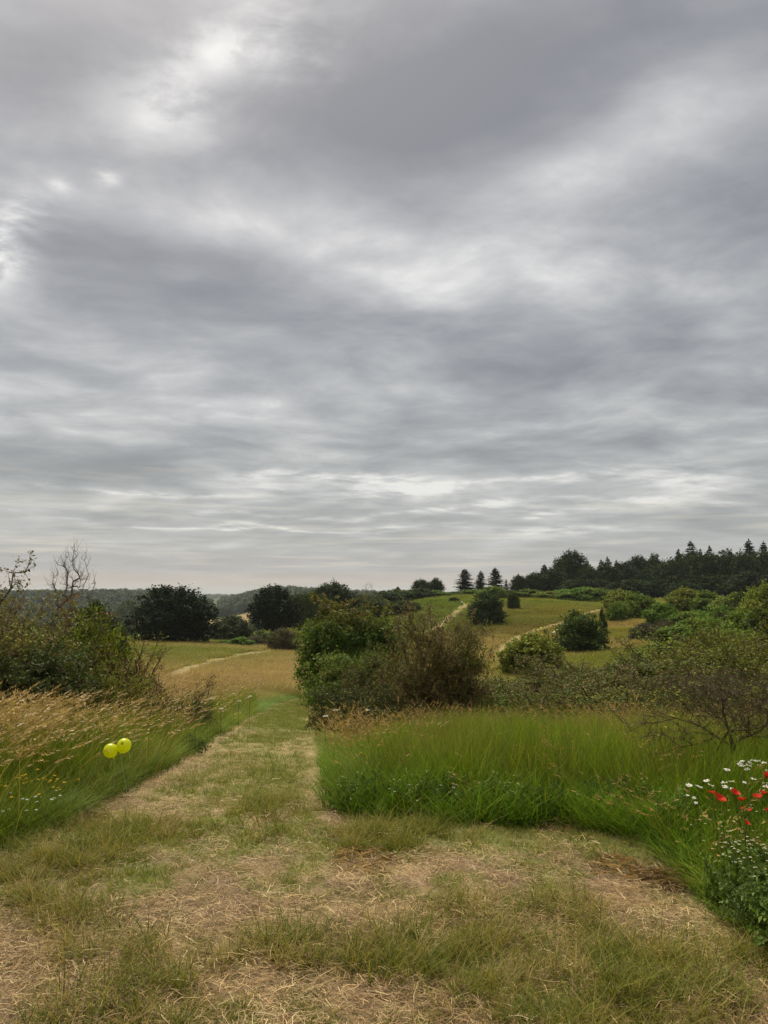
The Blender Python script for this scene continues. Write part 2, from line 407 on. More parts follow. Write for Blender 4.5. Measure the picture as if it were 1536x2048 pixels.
def bark_mat(name, c0, c1, scale=18):
    m, t, out = new_mat(name); tc = t.node('ShaderNodeTexCoord').outputs['Object']
    n = t.noise(t.vm('MULTIPLY', tc, (1, 1, .35)), scale, 5, .6)
    c = t.ramp(n, [(.3, c0), (.7, c1)])
    t.l.new(principled(t, c, .85, .1, bump(t, n, .6, .02)).outputs[0], out.inputs[0]); return m
def plain_mat(name, c, rough=.6, spec=.3, noise_amt=.12, scale=30):
    m, t, out = new_mat(name); tc = t.node('ShaderNodeTexCoord').outputs['Object']
    n = t.noise(tc, scale, 3, .5)
    lo = tuple(x * (1 - noise_amt) for x in c); hi = tuple(min(1, x * (1 + noise_amt)) for x in c)
    t.l.new(principled(t, t.ramp(n, [(.3, lo), (.7, hi)]), rough, spec).outputs[0], out.inputs[0]); return m

M_LEAF = foliage_mat('leaf'); M_FARLEAF = foliage_mat('leaf_clumps', .08, .10, spec=.03)
M_GRASS = foliage_mat('grass_blade', .35, instancer=True)
M_DRY = foliage_mat('dry_grass', .25, instancer=True, rough=.5)
M_WOOD = foliage_mat('forest_leaf', .12, instancer=True)
M_BARK = bark_mat('bark', (.035, .028, .02), (.10, .08, .06)); M_TWIG = bark_mat('twig', (.055, .038, .022), (.135, .095, .058)); M_DEAD = bark_mat('dead_wood', (.07, .06, .05), (.20, .17, .14))

def ground_mat():
    m, t, out = new_mat('ground_soil')
    pos = t.node('ShaderNodeNewGeometry').outputs['Position']
    c = attr(t, 'col')
    fine = t.noise(pos, 26, 5, .65); mid = t.noise(pos, 5, 4, .6)
    f = t.m('ADD', t.m('MULTIPLY', fine, .9), t.m('MULTIPLY', mid, .7))
    c = t.mix(1.0, c, t.ramp(t.m('MULTIPLY', f, .62), [(.25, (.55, .55, .55)), (.5, (1, 1, 1)), (.75, (1.4, 1.4, 1.35))]), 'MULTIPLY')
    t.l.new(principled(t, c, .95, .05, bump(t, f, .8, .03)).outputs[0], out.inputs[0]); return m
M_GROUND = ground_mat()
def trail_mat():
    m, t, out = new_mat('mown_trail')
    pos = t.node('ShaderNodeNewGeometry').outputs['Position']
    n = t.noise(pos, .9, 4, .6); f = t.noise(pos, 9, 4, .6)
    c = t.ramp(t.m('ADD', t.m('MULTIPLY', n, .6), t.m('MULTIPLY', f, .4)), [(.3, (.15, .14, .04)), (.45, (.25, .195, .085)), (.7, (.31, .245, .125))])
    t.l.new(principled(t, c, .95, .05, bump(t, f, .7, .05)).outputs[0], out.inputs[0]); return m
M_TRAIL = trail_mat()

# ------------------------------------------------------------------ ground sheet
def build_ground():
    az = np.concatenate([np.radians(np.linspace(-180, -42, 24)[:-1]), np.radians(np.linspace(-42, 42, 330)), np.radians(np.linspace(42, 180, 24)[1:-1])])
    r = np.concatenate([[.05, .8], np.exp(np.linspace(math.log(1.6), math.log(6000), 330))])
    na, nr = len(az), len(r)
    R, A = np.meshgrid(r, az, indexing='ij'); x = (R * np.sin(A)).ravel(); y = (R * np.cos(A)).ravel()
    z = H(x, y)
    c = zone_fields(x, y, ground_colour(x, y))
    mw = inside(x, y, MOWN) & (np.hypot(x, y) < 45)
    g = mown_state(x[mw], y[mw])[:, None]; n = fbm(x[mw] * 3, y[mw] * 3, 81, 3)[:, None]
    base = SOIL * (1 - smooth(.3, .65, n)) + STRAW * .8 * smooth(.3, .65, n)
    fr = smooth(5.5, 8.5, np.hypot(x[mw], y[mw]))[:, None]; base = base * (1 - fr) + STRAW * 1.05 * fr
    c[mw] = base * (1 - g * .85) + MGREEN * 1.1 * g * .85
    i = np.arange(nr - 1)[:, None] * na + np.arange(na)[None]; j = np.arange(nr - 1)[:, None] * na + (np.arange(na)[None] + 1) % na
    F = np.stack([i, j, j + na, i + na], -1).reshape(-1, 4)
    o = obj('ground', new_mesh('ground', np.stack([x, y, z], 1), None, F[:, ::-1], c, True), M_GROUND)
    tag(o, 'sloping meadow ground falling away into the valley', kind='structure')
build_ground()

def build_trail(key, label):
    pts, w = TR[key]; pts = np.array(pts); out = []
    seg = np.linalg.norm(np.diff(pts, axis=0), axis=1); s = np.concatenate([[0], np.cumsum(seg)]); n = int(s[-1] / .8) + 2
    q = np.linspace(0, s[-1], n); P = np.stack([np.interp(q, s, pts[:, 0]), np.interp(q, s, pts[:, 1])], 1)
    for _ in range(12): P[1:-1] = (P[:-2] + 2 * P[1:-1] + P[2:]) / 4
    T = nrm(np.gradient(P, axis=0)); Nn = np.stack([-T[:, 1], T[:, 0]], 1)
    wob = (fbm(q * .5, q * 0, 91, 3) - .5) * .8
    K = 7; V = []
    for k in range(K):
        f = k / (K - 1) - .5
        X = P + Nn * (f * w + wob[:, None] * .5); V.append(np.stack([X[:, 0], X[:, 1], H(X[:, 0], X[:, 1]) + .05 - .06 * (abs(f) > .45)], 1))
    V = np.stack(V, 1).reshape(-1, 3); i = (np.arange(n - 1)[:, None] * K + np.arange(K - 1)[None]).ravel()
    o = obj('path', new_mesh('path', V, None, np.stack([i, i + 1, i + K + 1, i + K], 1), None, True), M_TRAIL)
    tag(o, label, kind='structure')
build_trail('valley', 'pale mown trail curving along the tan meadow in the valley')
build_trail('hill', 'straight mown trail climbing the green hill to its crest')
build_trail('slope', 'pale mown trail curving up the slope past the round bush')

# ------------------------------------------------------------------ scattered grass (one object per kind of growth)
def proto_collection(name, meshes, mat):
    c = bpy.data.collections.new(name)
    for i, me in enumerate(meshes):
        me.materials.append(mat); o = bpy.data.objects.new(f'{name}_{i:02d}', me); c.objects.link(o)
    return c

def scatter(name, label, P, yaw, scl, tint, pick, coll, tilt=None):
    """points that carry one clump each"""
    n = len(P); me = bpy.data.meshes.new(name); me.vertices.add(n); me.vertices.foreach_set('co', P.astype(np.float32).ravel())
    rot = np.zeros((n, 3), np.float32); rot[:, 2] = yaw
    if tilt is not None: rot[:, :2] = tilt
    if np.ndim(scl) == 1: scl = np.repeat(scl[:, None], 3, 1)
    for nm, typ, key, arr in (('rot', 'FLOAT_VECTOR', 'vector', rot), ('scl', 'FLOAT_VECTOR', 'vector', scl), ('tint', 'FLOAT_VECTOR', 'vector', tint)):
        a = me.attributes.new(nm, typ, 'POINT'); a.data.foreach_set(key, np.asarray(arr, np.float32).ravel())
    a = me.attributes.new('pick', 'INT', 'POINT'); a.data.foreach_set('value', np.asarray(pick, np.int32))
    o = obj(name, me); tag(o, label, kind='stuff')
    ng = bpy.data.node_groups.new(name, 'GeometryNodeTree')
    ng.interface.new_socket('Geometry', in_out='INPUT', socket_type='NodeSocketGeometry'); ng.interface.new_socket('Geometry', in_out='OUTPUT', socket_type='NodeSocketGeometry')
    N, L = ng.nodes, ng.links
    gi, go = N.new('NodeGroupInput'), N.new('NodeGroupOutput'); ip = N.new('GeometryNodeInstanceOnPoints'); ci = N.new('GeometryNodeCollectionInfo')
    ci.inputs['Collection'].default_value = coll; ci.inputs['Separate Children'].default_value = True; ci.inputs['Reset Children'].default_value = True
    def na(nm, typ):
        k = N.new('GeometryNodeInputNamedAttribute'); k.data_type = typ; k.inputs['Name'].default_value = nm; return k.outputs['Attribute']
    e2r = N.new('FunctionNodeEulerToRotation'); L.new(na('rot', 'FLOAT_VECTOR'), e2r.inputs[0])
    L.new(gi.outputs[0], ip.inputs['Points']); L.new(ci.outputs[0], ip.inputs['Instance']); ip.inputs['Pick Instance'].default_value = True
    L.new(na('pick', 'INT'), ip.inputs['Instance Index']); L.new(e2r.outputs[0], ip.inputs['Rotation']); L.new(na('scl', 'FLOAT_VECTOR'), ip.inputs['Scale'])
    L.new(ip.outputs[0], go.inputs[0])
    md = o.modifiers.new('grow', 'NODES'); md.node_group = ng
    return o

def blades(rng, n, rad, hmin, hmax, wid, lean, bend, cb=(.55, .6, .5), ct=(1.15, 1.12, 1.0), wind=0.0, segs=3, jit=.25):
    """tapered bending ribbons; colour runs from the sheath to the tip"""
    a = rng.uniform(0, 2 * pi, n); rr = rad * np.sqrt(rng.uniform(0, 1, n)); B = np.stack([rr * np.cos(a), rr * np.sin(a), np.full(n, -.02)], 1)
    h = rng.uniform(hmin, hmax, n); az = rng.uniform(0, 2 * pi, n); ln = lean * rng.uniform(.2, 1, n); bd = bend * rng.uniform(.3, 1.3, n)
    dx = np.stack([np.cos(az), np.sin(az)], 1); V = []; Cc = []
    face = az + rng.uniform(-.8, .8, n) + pi / 2; side = np.stack([np.cos(face), np.sin(face), np.zeros(n)], 1)
    w = wid * rng.uniform(.6, 1.3, n); jr = rng.uniform(1 - jit, 1 + jit, (n, 1))
    for s in range(segs + 1):
        t = s / segs; off = (ln * t + bd * t * t) * h
        c = B + np.concatenate([dx * off[:, None], (h * t * (1 - .25 * bd * t))[:, None]], 1); c[:, 0] += wind * h * t ** 1.7
        ww = (w * (1 - t) ** .7 * .5 + w * .03)[:, None]
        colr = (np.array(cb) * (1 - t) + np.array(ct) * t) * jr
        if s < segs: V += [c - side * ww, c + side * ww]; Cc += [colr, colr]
        else: V.append(c); Cc.append(colr)
    m = 2 * segs + 1; V = np.stack(V, 1).reshape(-1, 3); C = np.stack(Cc, 1).reshape(-1, 3); k = np.arange(n) * m
    F4 = np.concatenate([np.stack([k + 2 * s, k + 2 * s + 1, k + 2 * s + 3, k + 2 * s + 2], 1) for s in range(segs - 1)], 0) if segs > 1 else None
    F3 = np.stack([k + 2 * segs - 2, k + 2 * segs - 1, k + 2 * segs], 1)
    return V, F3, F4, C

def seed_stalks(rng, n, rad, hmin, hmax, wind, headlen, headw, cs=(.8, .85, .55), ch=(1.1, 1.0, .85)):
    """thin stalks that carry feathery drooping heads"""
    VV, F3, F4, CC, off = [], [], [], [], 0
    for _ in range(n):
        a = rng.uniform(0, 2 * pi); r = rad * math.sqrt(rng.uniform()); b = np.array([r * cos(a), r * sin(a), 0]); h = rng.uniform(hmin, hmax)
        az = rng.normal(0, .9); lean = rng.uniform(.05, .35) + abs(wind) * rng.uniform(.6, 1.2); d = np.array([cos(az), sin(az), 0])
        pts = [b + d * lean * h * t ** 1.8 + np.array([0, 0, h * t * (1 - .2 * lean * t)]) for t in (0, .35, .7, 1)]
        tipd = nrm(pts[3] - pts[2] + d * .25 * abs(wind)); side = nrm(np.cross(tipd, rng.normal(size=3)))
        hl = headlen * rng.uniform(.7, 1.3); v = []
        for i, p in enumerate(pts): w = .0022 - .0004 * i; v += [p - side * w, p + side * w]
        VV += v; CC += [np.array(cs) * rng.uniform(.8, 1.15)] * 8
        F4 += [[off + 2 * i, off + 2 * i + 1, off + 2 * i + 3, off + 2 * i + 2] for i in range(3)]; off += 8
        cc = np.array(ch) * rng.uniform(.75, 1.25)
        for k in range(7):                                   # spikelets
            t = k / 6; p = pts[3] + tipd * hl * (t * 1.0) - np.array([0, 0, .25 * hl * t * t])
            sd = nrm(rng.normal(size=3)); L = hl * .32 * (1 - .5 * t); w = headw * (1 - .6 * t)
            e = nrm(tipd * .8 + sd * .5); s2 = nrm(np.cross(e, sd))
            VV += [p, p + e * L * .5 + s2 * w, p + e * L, p + e * L * .5 - s2 * w]; CC += [cc] * 4; F4.append([off, off + 1, off + 2, off + 3]); off += 4
    return np.array(VV), None, np.array(F4), np.array(CC)

def straws(rng, n, rad, lmin, lmax, wid):
    VV, F4, CC = [], [], []
    for i in range(n):
        a = rng.uniform(0, 2 * pi); r = rad * math.sqrt(rng.uniform()); p = np.array([r * cos(a), r * sin(a), rng.uniform(.004, .03)])
        az = rng.uniform(0, 2 * pi); L = rng.uniform(lmin, lmax); d = np.array([cos(az), sin(az), rng.normal(0, .10)]); s = np.array([-sin(az), cos(az), rng.normal(0, .4)]); s = nrm(s) * wid * rng.uniform(.5, 1)
        q = p + d * L; mid = (p + q) / 2 + np.array([rng.normal(0, .1) * L, rng.normal(0, .1) * L, abs(rng.normal(0, .06)) * L])
        q[2] = max(q[2], .002); o = len(VV); VV += [p - s, p + s, mid - s, mid + s, q - s * .5, q + s * .5]
        CC += [np.array([1, 1, 1.]) * rng.uniform(.45, 1.5)] * 6; F4 += [[o, o + 1, o + 3, o + 2], [o + 2, o + 3, o + 5, o + 4]]
    return np.array(VV), None, np.array(F4), np.array(CC)

def arr_mesh(name, T): return new_mesh(name, T[0], T[1], T[2], T[3])
RG = np.random.RandomState

def wedge(rng, n, r0, r1, half=38, power=0.0):
    """points over the ground in the fan in front of the camera; power 1 thins them out with distance"""
    u = rng.uniform(0, 1, n); k = 2 - power
    r = (r0 ** k + u * (r1 ** k - r0 ** k)) ** (1 / k) if abs(k) > 1e-6 else r0 * (r1 / r0) ** u
    a = np.radians(rng.uniform(-half, half, n)); return r * np.sin(a), r * np.cos(a)

def xyz(x, y, dz=0.0): return np.stack([x, y, H(x, y) + dz], 1)

def tint_mix(rng, n, cols, w, jit=.2):
    c = np.array(cols)[rng.choice(len(cols), n, p=np.array(w) / sum(w))]
    return c * rng.uniform(1 - jit, 1 + jit, (n, 1))

ORD = 'first second third fourth fifth sixth seventh eighth ninth tenth eleventh twelfth thirteenth fourteenth fifteenth sixteenth seventeenth eighteenth nineteenth'.split()
def build_grass():
    rng = RG(11)
    # --- mown turf
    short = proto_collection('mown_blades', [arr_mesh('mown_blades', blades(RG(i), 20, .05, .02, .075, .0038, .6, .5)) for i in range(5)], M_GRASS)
    x, y = wedge(rng, 110000, 2.2, 42, 40, 1.0)
    m = inside(x, y, MOWN); x, y = x[m], y[m]; g = mown_state(x, y); r = np.hypot(x, y)
    keep = rng.uniform(0, 1, len(x)) < np.clip(g * .9 + .10, 0, .95); x, y, g, r = x[keep], y[keep], g[keep], r[keep]
    n = len(x); tint = tint_mix(rng, n, [c3(.20, .225, .034), c3(.265, .255, .05), c3(.145, .205, .026), c3(.38, .30, .115)], [4, 4, 3, 3])
    tall = fbm(x * 1.6, y * 1.6, 33, 3); pw = (.6 * smooth(6, 9, r))[:, None]; tint = tint * (1 - pw) + c3(.17, .205, .045) * rng.uniform(.8, 1.2, (n, 1)) * pw
    sc = (.55 + .9 * g * tall * 1.3) * rng.uniform(.7, 1.35, n) * (1 + .25 * smooth(6, 9, r) + .5 * smooth(9, 30, r))
    scatter('mown_grass', 'short patchy mown grass of the clearing and path', xyz(x, y), rng.uniform(0, 2 * pi, n), sc, tint, rng.randint(0, 5, n), short)
    # --- longer tufts left standing in the clearing
    tuft = proto_collection('tuft_blades', [arr_mesh('tuft_blades', blades(RG(20 + i), 38, .09, .06, .20, .005, .6, .7)) for i in range(4)], M_GRASS)
    x, y = wedge(rng, 9000, 2.2, 7.5, 40, .6); m = inside(x, y, MOWN); x, y = x[m], y[m]
    g = fbm(x * 1.1 + 9, y * 1.1, 35, 3) + .22 * np.exp(-((x - .55) / .8) ** 2 - ((y - 3.6) / .6) ** 2) + .1 * np.exp(-((x + 1.6) / .7) ** 2 - ((y - 3.1) / .5) ** 2)
    keep = rng.uniform(0, 1, len(x)) < smooth(.56, .70, g) * .7; x, y = x[keep], y[keep]; n = len(x)
    tint = tint_mix(rng, n, [c3(.21, .21, .036), c3(.28, .245, .055), c3(.13, .175, .025), c3(.40, .31, .12)], [4, 3, 3, 3])
    scatter('grass_tufts', 'ragged taller grass tufts left in the mown clearing', xyz(x, y), rng.uniform(0, 2 * pi, n), rng.uniform(.5, 1.05, n), tint, rng.randint(0, 4, n), tuft)
    # --- cut straw lying about
    st = proto_collection('straw_litter', [arr_mesh('straw', straws(RG(40 + i), 40, .14, .02, .085, .0014)) for i in range(6)], M_DRY)
    x, y = wedge(rng, 52000, 2.2, 30, 40, .9); m = inside(x, y, MOWN); x, y = x[m], y[m]; g = mown_state(x, y)
    keep = rng.uniform(0, 1, len(x)) < np.clip(1.05 - g * 1.03, .03, 1) * (1 - .55 * smooth(6, 10, np.hypot(x, y))); x, y, g = x[keep], y[keep], g[keep]; n = len(x)
    tint = tint_mix(rng, n, [c3(.44, .305, .145), c3(.55, .42, .22), c3(.34, .22, .105), c3(.22, .135, .07)], [4, 2, 4, 2], .25)
    scatter('cut_straw', 'dry cut straw strewn over the mown clearing', xyz(x, y, .0), rng.uniform(0, 2 * pi, n), rng.uniform(.7, 1.3, n), tint, rng.randint(0, 6, n), st)
    # --- tall standing grass either side
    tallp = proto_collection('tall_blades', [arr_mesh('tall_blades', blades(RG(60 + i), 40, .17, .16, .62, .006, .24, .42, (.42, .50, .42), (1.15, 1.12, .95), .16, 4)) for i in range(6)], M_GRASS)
    x, y = wedge(rng, 62000, 3.0, 40, 40, 1.15); m = ~inside(x, y, MOWN) & (np.hypot(x, y) > 3.3) & ~((x > -.06 * y) & (np.hypot(x, y) > 12.8)); x, y = x[m], y[m]
    e = np.minimum(dist_line(x, y, EDGE), dist_line(x, y, EDGER)); r = np.hypot(x, y); n = len(x)
    ripe = fbm(x * .35 + 5, y * .35, 37, 3)
    left = x < -.17 * y
    ripe_f = np.clip((ripe - .5) * 2.2 + np.where(left, smooth(.7, 2.0, e) * smooth(6.3, 8.2, r) * 1.15, smooth(10, 15, r) * .75) - .12, 0, 1) * smooth(.25, 1.0, e)
    tint = tint_mix(rng, n, [c3(.135, .205, .016), c3(.175, .225, .018), c3(.10, .17, .018), c3(.25, .225, .04)], [4, 4, 3, 1.8], .28) * (.55 + .8 * fbm(x * .9, y * .9, 43, 3))[:, None] * np.where(left[:, None], c3(1.12, 1.08, .9), c3(.95, 1.10, .8)) * (1 - ripe_f[:, None]) + tint_mix(rng, n, [c3(.42, .31, .125), c3(.34, .265, .085)], [1, 1], .2) * ripe_f[:, None]
    hs = (.42 + .63 * smooth(0, 1.0, e)) * np.where(left, 1.0, 1 - .5 * smooth(7.5, 13, r)) * (1 - .55 * np.exp(-((x + 2.25) / .45) ** 2 - ((y - 6.15) / .4) ** 2)) * rng.uniform(.55, 1.3, n) * (1 - .42 * smooth(5.5, 3.4, r)) * (.85 + .3 * ripe)
    sc = np.stack([np.ones(n), np.ones(n), hs], 1) * (1 + .6 * smooth(10, 35, r))[:, None]; sc[:, 2] /= (1 + .5 * smooth(10, 35, r))
    scatter('tall_grass', 'tall green meadow grass standing beside the mown path', xyz(x, y), rng.uniform(0, 2 * pi, n), sc, tint, rng.randint(0, 6, n), tallp)
    # --- ripe seed heads
    sd = proto_collection('seed_heads', [arr_mesh('seed_heads', seed_stalks(RG(80 + i), 12, .2, .45, .82, .26, .13, .008)) for i in range(6)], M_DRY)
    x, y = wedge(rng, 30000, 4.5, 40, 40, .9); m = ~inside(x, y, MOWN); x, y = x[m], y[m]
    e = np.minimum(dist_line(x, y, EDGE), dist_line(x, y, EDGER)); r = np.hypot(x, y); left = x < -.17 * y
    pr = np.where(left, (.05 + .75 * smooth(.6, 2.1, e)) * smooth(5.2, 7.6, r), smooth(8.0, 10.5, r) * .36 * (1 - smooth(12.8, 13.6, r)) + .07 * (r < 13)) * (.35 + .9 * fbm(x * .5, y * .5, 39, 2))
    pr = pr * (1 - np.exp(-((x + 2.2) / .55) ** 2 - ((y - 6.1) / .75) ** 2))
    keep = rng.uniform(0, 1, len(x)) < pr; x, y, left, r = x[keep], y[keep], left[keep], r[keep]; n = len(x)
    tint = tint_mix(rng, n, [c3(.46, .35, .18), c3(.38, .28, .13), c3(.54, .43, .25), c3(.22, .15, .075)], [4, 4, 2, 1.5], .2)
    tint[~left] = tint[~left] * c3(.92, .86, .78)
    yaw = np.where(left, rng.normal(0, .45, n), rng.uniform(0, 2 * pi, n))
    s = np.stack([np.where(left, 1.3, .7), np.where(left, 1.1, .7), rng.uniform(.62, 1.08, n) * np.where(left, 1.0, .84 - .2 * smooth(8, 5, r))], 1) * (1 + .15 * smooth(15, 40, r))[:, None]
    scatter('seed_grass', 'ripe tan seed heads leaning over the tall grass', xyz(x, y), yaw, s, tint, rng.randint(0, 6, n), sd)
    # --- the meadow beyond, in coarser tufts
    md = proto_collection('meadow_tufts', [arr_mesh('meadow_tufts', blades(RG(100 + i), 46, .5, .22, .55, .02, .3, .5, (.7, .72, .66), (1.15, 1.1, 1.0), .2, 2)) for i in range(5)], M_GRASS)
    x, y = wedge(rng, 64000, 36, 215, 34, 1.25); m = ~inside(x, y, MOWN)
    for k, (pts, w) in TR.items(): m &= dist_line(x, y, pts) > w * .5 + .5
    x, y = x[m], y[m]; n = len(x); r = np.hypot(x, y); c = ground_colour(x, y)
    tint = c * rng.uniform(.8, 1.3, (n, 1)) * 1.02
    sc = np.stack([1.3 + r / 90, 1.3 + r / 90, rng.uniform(.55, 1.05, n) * (1 + r / 300)], 1)
    scatter('meadow_grass', 'rough tan and green grass of the valley meadow and hill', xyz(x, y), rng.normal(0, .9, n), sc, tint, rng.randint(0, 5, n), md)
build_grass()
# ------------------------------------------------------------------ trees and shrubs
def lobe_points(rng, lobes, n, shell=2.4, gap=.0, gs=1.2):
    """points spread through a union of ellipsoids, denser near their skins"""
    lobes = np.array(lobes, float); vol = lobes[:, 3] * lobes[:, 4] * lobes[:, 5]; out = []
    while sum(map(len, out)) < n:
        k = rng.choice(len(lobes), n, p=vol / vol.sum()); d = nrm(rng.normal(size=(n, 3))); r = rng.uniform(0, 1, n) ** (1 / (shell + 1))
        p = lobes[k, :3] + d * r[:, None] * lobes[k, 3:6]
        if gap > 0:
            g = (vnoise(p[:, 0] * gs + 7, p[:, 2] * gs, 3) + vnoise(p[:, 1] * gs, p[:, 2] * gs + 5, 4)) / 2
            p = p[g > gap]
        out.append(p)
    return np.concatenate(out)[:n]

def skeleton(rng, att, bases, step=.3, crook=.1, lean=.4):
    """joins every point to the nearest limb, working outwards; returns nodes, parents, ends"""
    nodes = [np.array(b, float) for b in bases]; par = [-1] + [0 if len(bases) and i > 0 else -1 for i in range(1, len(bases))]
    par = [i - 1 for i in range(len(bases))]
    plen = [0.0]
    for i in range(1, len(nodes)): plen.append(plen[-1] + np.linalg.norm(nodes[i] - nodes[i - 1]) * .6)
    N = np.zeros((len(att) * 12 + len(bases) + 50, 3)); PL = np.zeros(len(N)); cnt = len(nodes); N[:cnt] = nodes; PL[:cnt] = plen
    par = par + [0] * (len(N) - cnt); ends = []
    order = np.argsort(np.linalg.norm(att - N[0], axis=1) + rng.normal(0, .1, len(att)))
    for a in att[order]:
        d = np.linalg.norm(N[:cnt] - a, axis=1); j = int(np.argmin(d + lean * PL[:cnt] + .8 * np.maximum(N[:cnt, 2] - a[2], 0)))
        m = int(np.clip(d[j] / step, 1, 9)); p0 = N[j].copy(); pj = par[j]
        tdir = nrm(p0 - N[pj]) if pj >= 0 else np.array([0, 0, 1.]); prev = j; L = d[j]
        for s in range(1, m + 1):
            t = s / m; p = p0 * (1 - t) + a * t + tdir * L * .35 * t * (1 - t) + (rng.normal(0, crook * L / m ** .5, 3) * (t < 1))
            if cnt >= len(N): break
            N[cnt] = p; PL[cnt] = PL[prev] + np.linalg.norm(p - N[prev]); par[cnt] = prev; prev = cnt; cnt += 1
        ends.append(prev)
    return N[:cnt], np.array(par[:cnt]), np.array(ends)

def limb_radii(N, par, ends, twig, expo=.5):
    load = np.zeros(len(N)); load[ends] += 1
    for i in range(len(N) - 1, 0, -1):
        if par[i] >= 0: load[par[i]] += load[i]
    return twig * np.maximum(load, .6) ** expo

def limb_mesh(name, N, par, R, extra=None, big=.03, colr=None):
    i = np.where(par >= 0)[0]; p = par[i]; b = R[i] > big
    V, F, o = [], [], 0
    for sel, k in ((b, 7), (~b, 3)):
        if sel.any():
            v, f = tube_arrays(N[p[sel]], N[i[sel]], np.minimum(R[p[sel]], R[i[sel]] * 1.5), R[i[sel]], k); V.append(v); F.append(f + o); o += len(v)
    if extra is not None and len(extra[0]):
        v, f = tube_arrays(*extra, 3); V.append(v); F.append(f + o)
    return new_mesh(name, np.concatenate(V), None, np.concatenate(F), None, True)

def make_plant(seed, lobes, n_att, base_r=.15, trunk=0.0, twigs=4, twig_len=.25, leaves=8, leaf=.07, width=.65, pal=(((.09, .12, .02), 1),), gap=.3, gs=1.2, shell=2.0, step=.35, crook=.1,
               twig_r=.006, stems=3, tip=None, spread=1.0, droop=0.0, sprigs=0, bare=False, patch=1.0, lean=.4, expo=.5, upright=.35):
    """returns (wood mesh, leaf mesh, height, width) for a shrub or broadleaf tree standing on z = 0"""
    rng = RG(seed); att = lobe_points(rng, lobes, n_att, shell, gap, gs)
    if sprigs:                                                     # long shoots that stick out at the top
        top = att[np.argsort(-att[:, 2] + rng.normal(0, .4, len(att)))[:sprigs]]
        for k in (1, 2, 3): att = np.concatenate([att, top + np.array([0, 0, .22 * k]) + nrm(top * [1, 1, 0]) * .12 * k + rng.normal(0, .05, top.shape)])
    att[:, 2] = np.maximum(att[:, 2], .12)
    bases = [np.array([0, 0, -.15])]; 
    if trunk > 0:
        for t in np.linspace(.1, 1, 6): bases.append(np.array([rng.normal(0, .03) * trunk * t, rng.normal(0, .03) * trunk * t, trunk * t]))
    else:
        bases.append(np.array([0, 0, .05]))
    N, par, ends = skeleton(rng, att, bases, step, crook, lean); R = limb_radii(N, par, ends, twig_r, expo)
    E = N[ends]; cen = np.array(lobes)[:, :3].mean(0)
    k = len(E) * twigs; P = np.repeat(E, twigs, 0) + rng.normal(0, twig_len * .35, (k, 3)) * spread
    out = nrm(P - cen); D = nrm(out * .7 + rng.normal(0, .75, (k, 3)) + np.array([0, 0, upright - droop])); TL = twig_len * rng.uniform(.5, 1.4, k)
    src = np.repeat(E, twigs, 0); tw = (src, P + D * TL[:, None], np.full(k, twig_r * .8), np.full(k, twig_r * .35))
    wood = limb_mesh('wood', N, par, R, tw)
    top = N[:, 2].max(); wid = np.ptp(np.percentile(att[:, 0], [2, 98])) + twig_len
    if bare: return wood, None, top, wid
    # leaves strung along each twig
    n = k * leaves; T = np.tile((np.arange(leaves) + .5) / leaves, k) + rng.uniform(-.1, .1, n)
    LP = np.repeat(P, leaves, 0) + np.repeat(D * TL[:, None], leaves, 0) * T[:, None] + rng.normal(0, twig_len * .12 * spread, (n, 3))
    LA = nrm(np.repeat(D, leaves, 0) * .5 + rng.normal(0, .7, (n, 3)) + np.array([0, 0, -droop * .6]))
    LN = nrm(rng.normal(0, .55, (n, 3)) + np.repeat(out, leaves, 0) * .45 + np.array([0, 0, .75]))
    L = leaf * rng.uniform(.55, 1.3, n)
    pc = np.array([p[0] for p in pal]); w = np.array([p[1] for p in pal], float)
    ne = len(E); g = np.stack([vnoise(E[:, 0] * patch + 13 * i + seed, E[:, 2] * patch + E[:, 1] * patch * .7, 50 + i) for i in range(len(pal))], 1) + rng.normal(0, .12, (ne, len(pal)))
    sel = np.argmax(g * .9 + np.log(w / w.sum())[None] * .22, 1)
    CE = np.repeat(np.repeat(pc[sel], twigs, 0), leaves, 0); swap = rng.uniform(0, 1, n) < .22
    CE[swap] = pc[rng.choice(len(pc), swap.sum(), p=w / w.sum())]
    if tip is not None:
        up = smooth(.62, 1.0, LP[:, 2] / top) * rng.uniform(0, 1, n) * 1.2; CE = CE * (1 - np.clip(up, 0, .85))[:, None] + np.array(tip) * np.clip(up, 0, .85)[:, None]
    CE = CE * rng.uniform(.72, 1.32, (n, 1))
    ok = LP[:, 2] > .03
    v, f, c = leaf_arrays(LP[ok], LA[ok], LN[ok], L[ok], L[ok] * width, CE[ok])
    return wood, new_mesh('foliage', v, f, None, c), max(top, np.percentile(LP[:, 2], 99.7)), max(wid, np.ptp(np.percentile(LP[:, 0], [1, 99])))

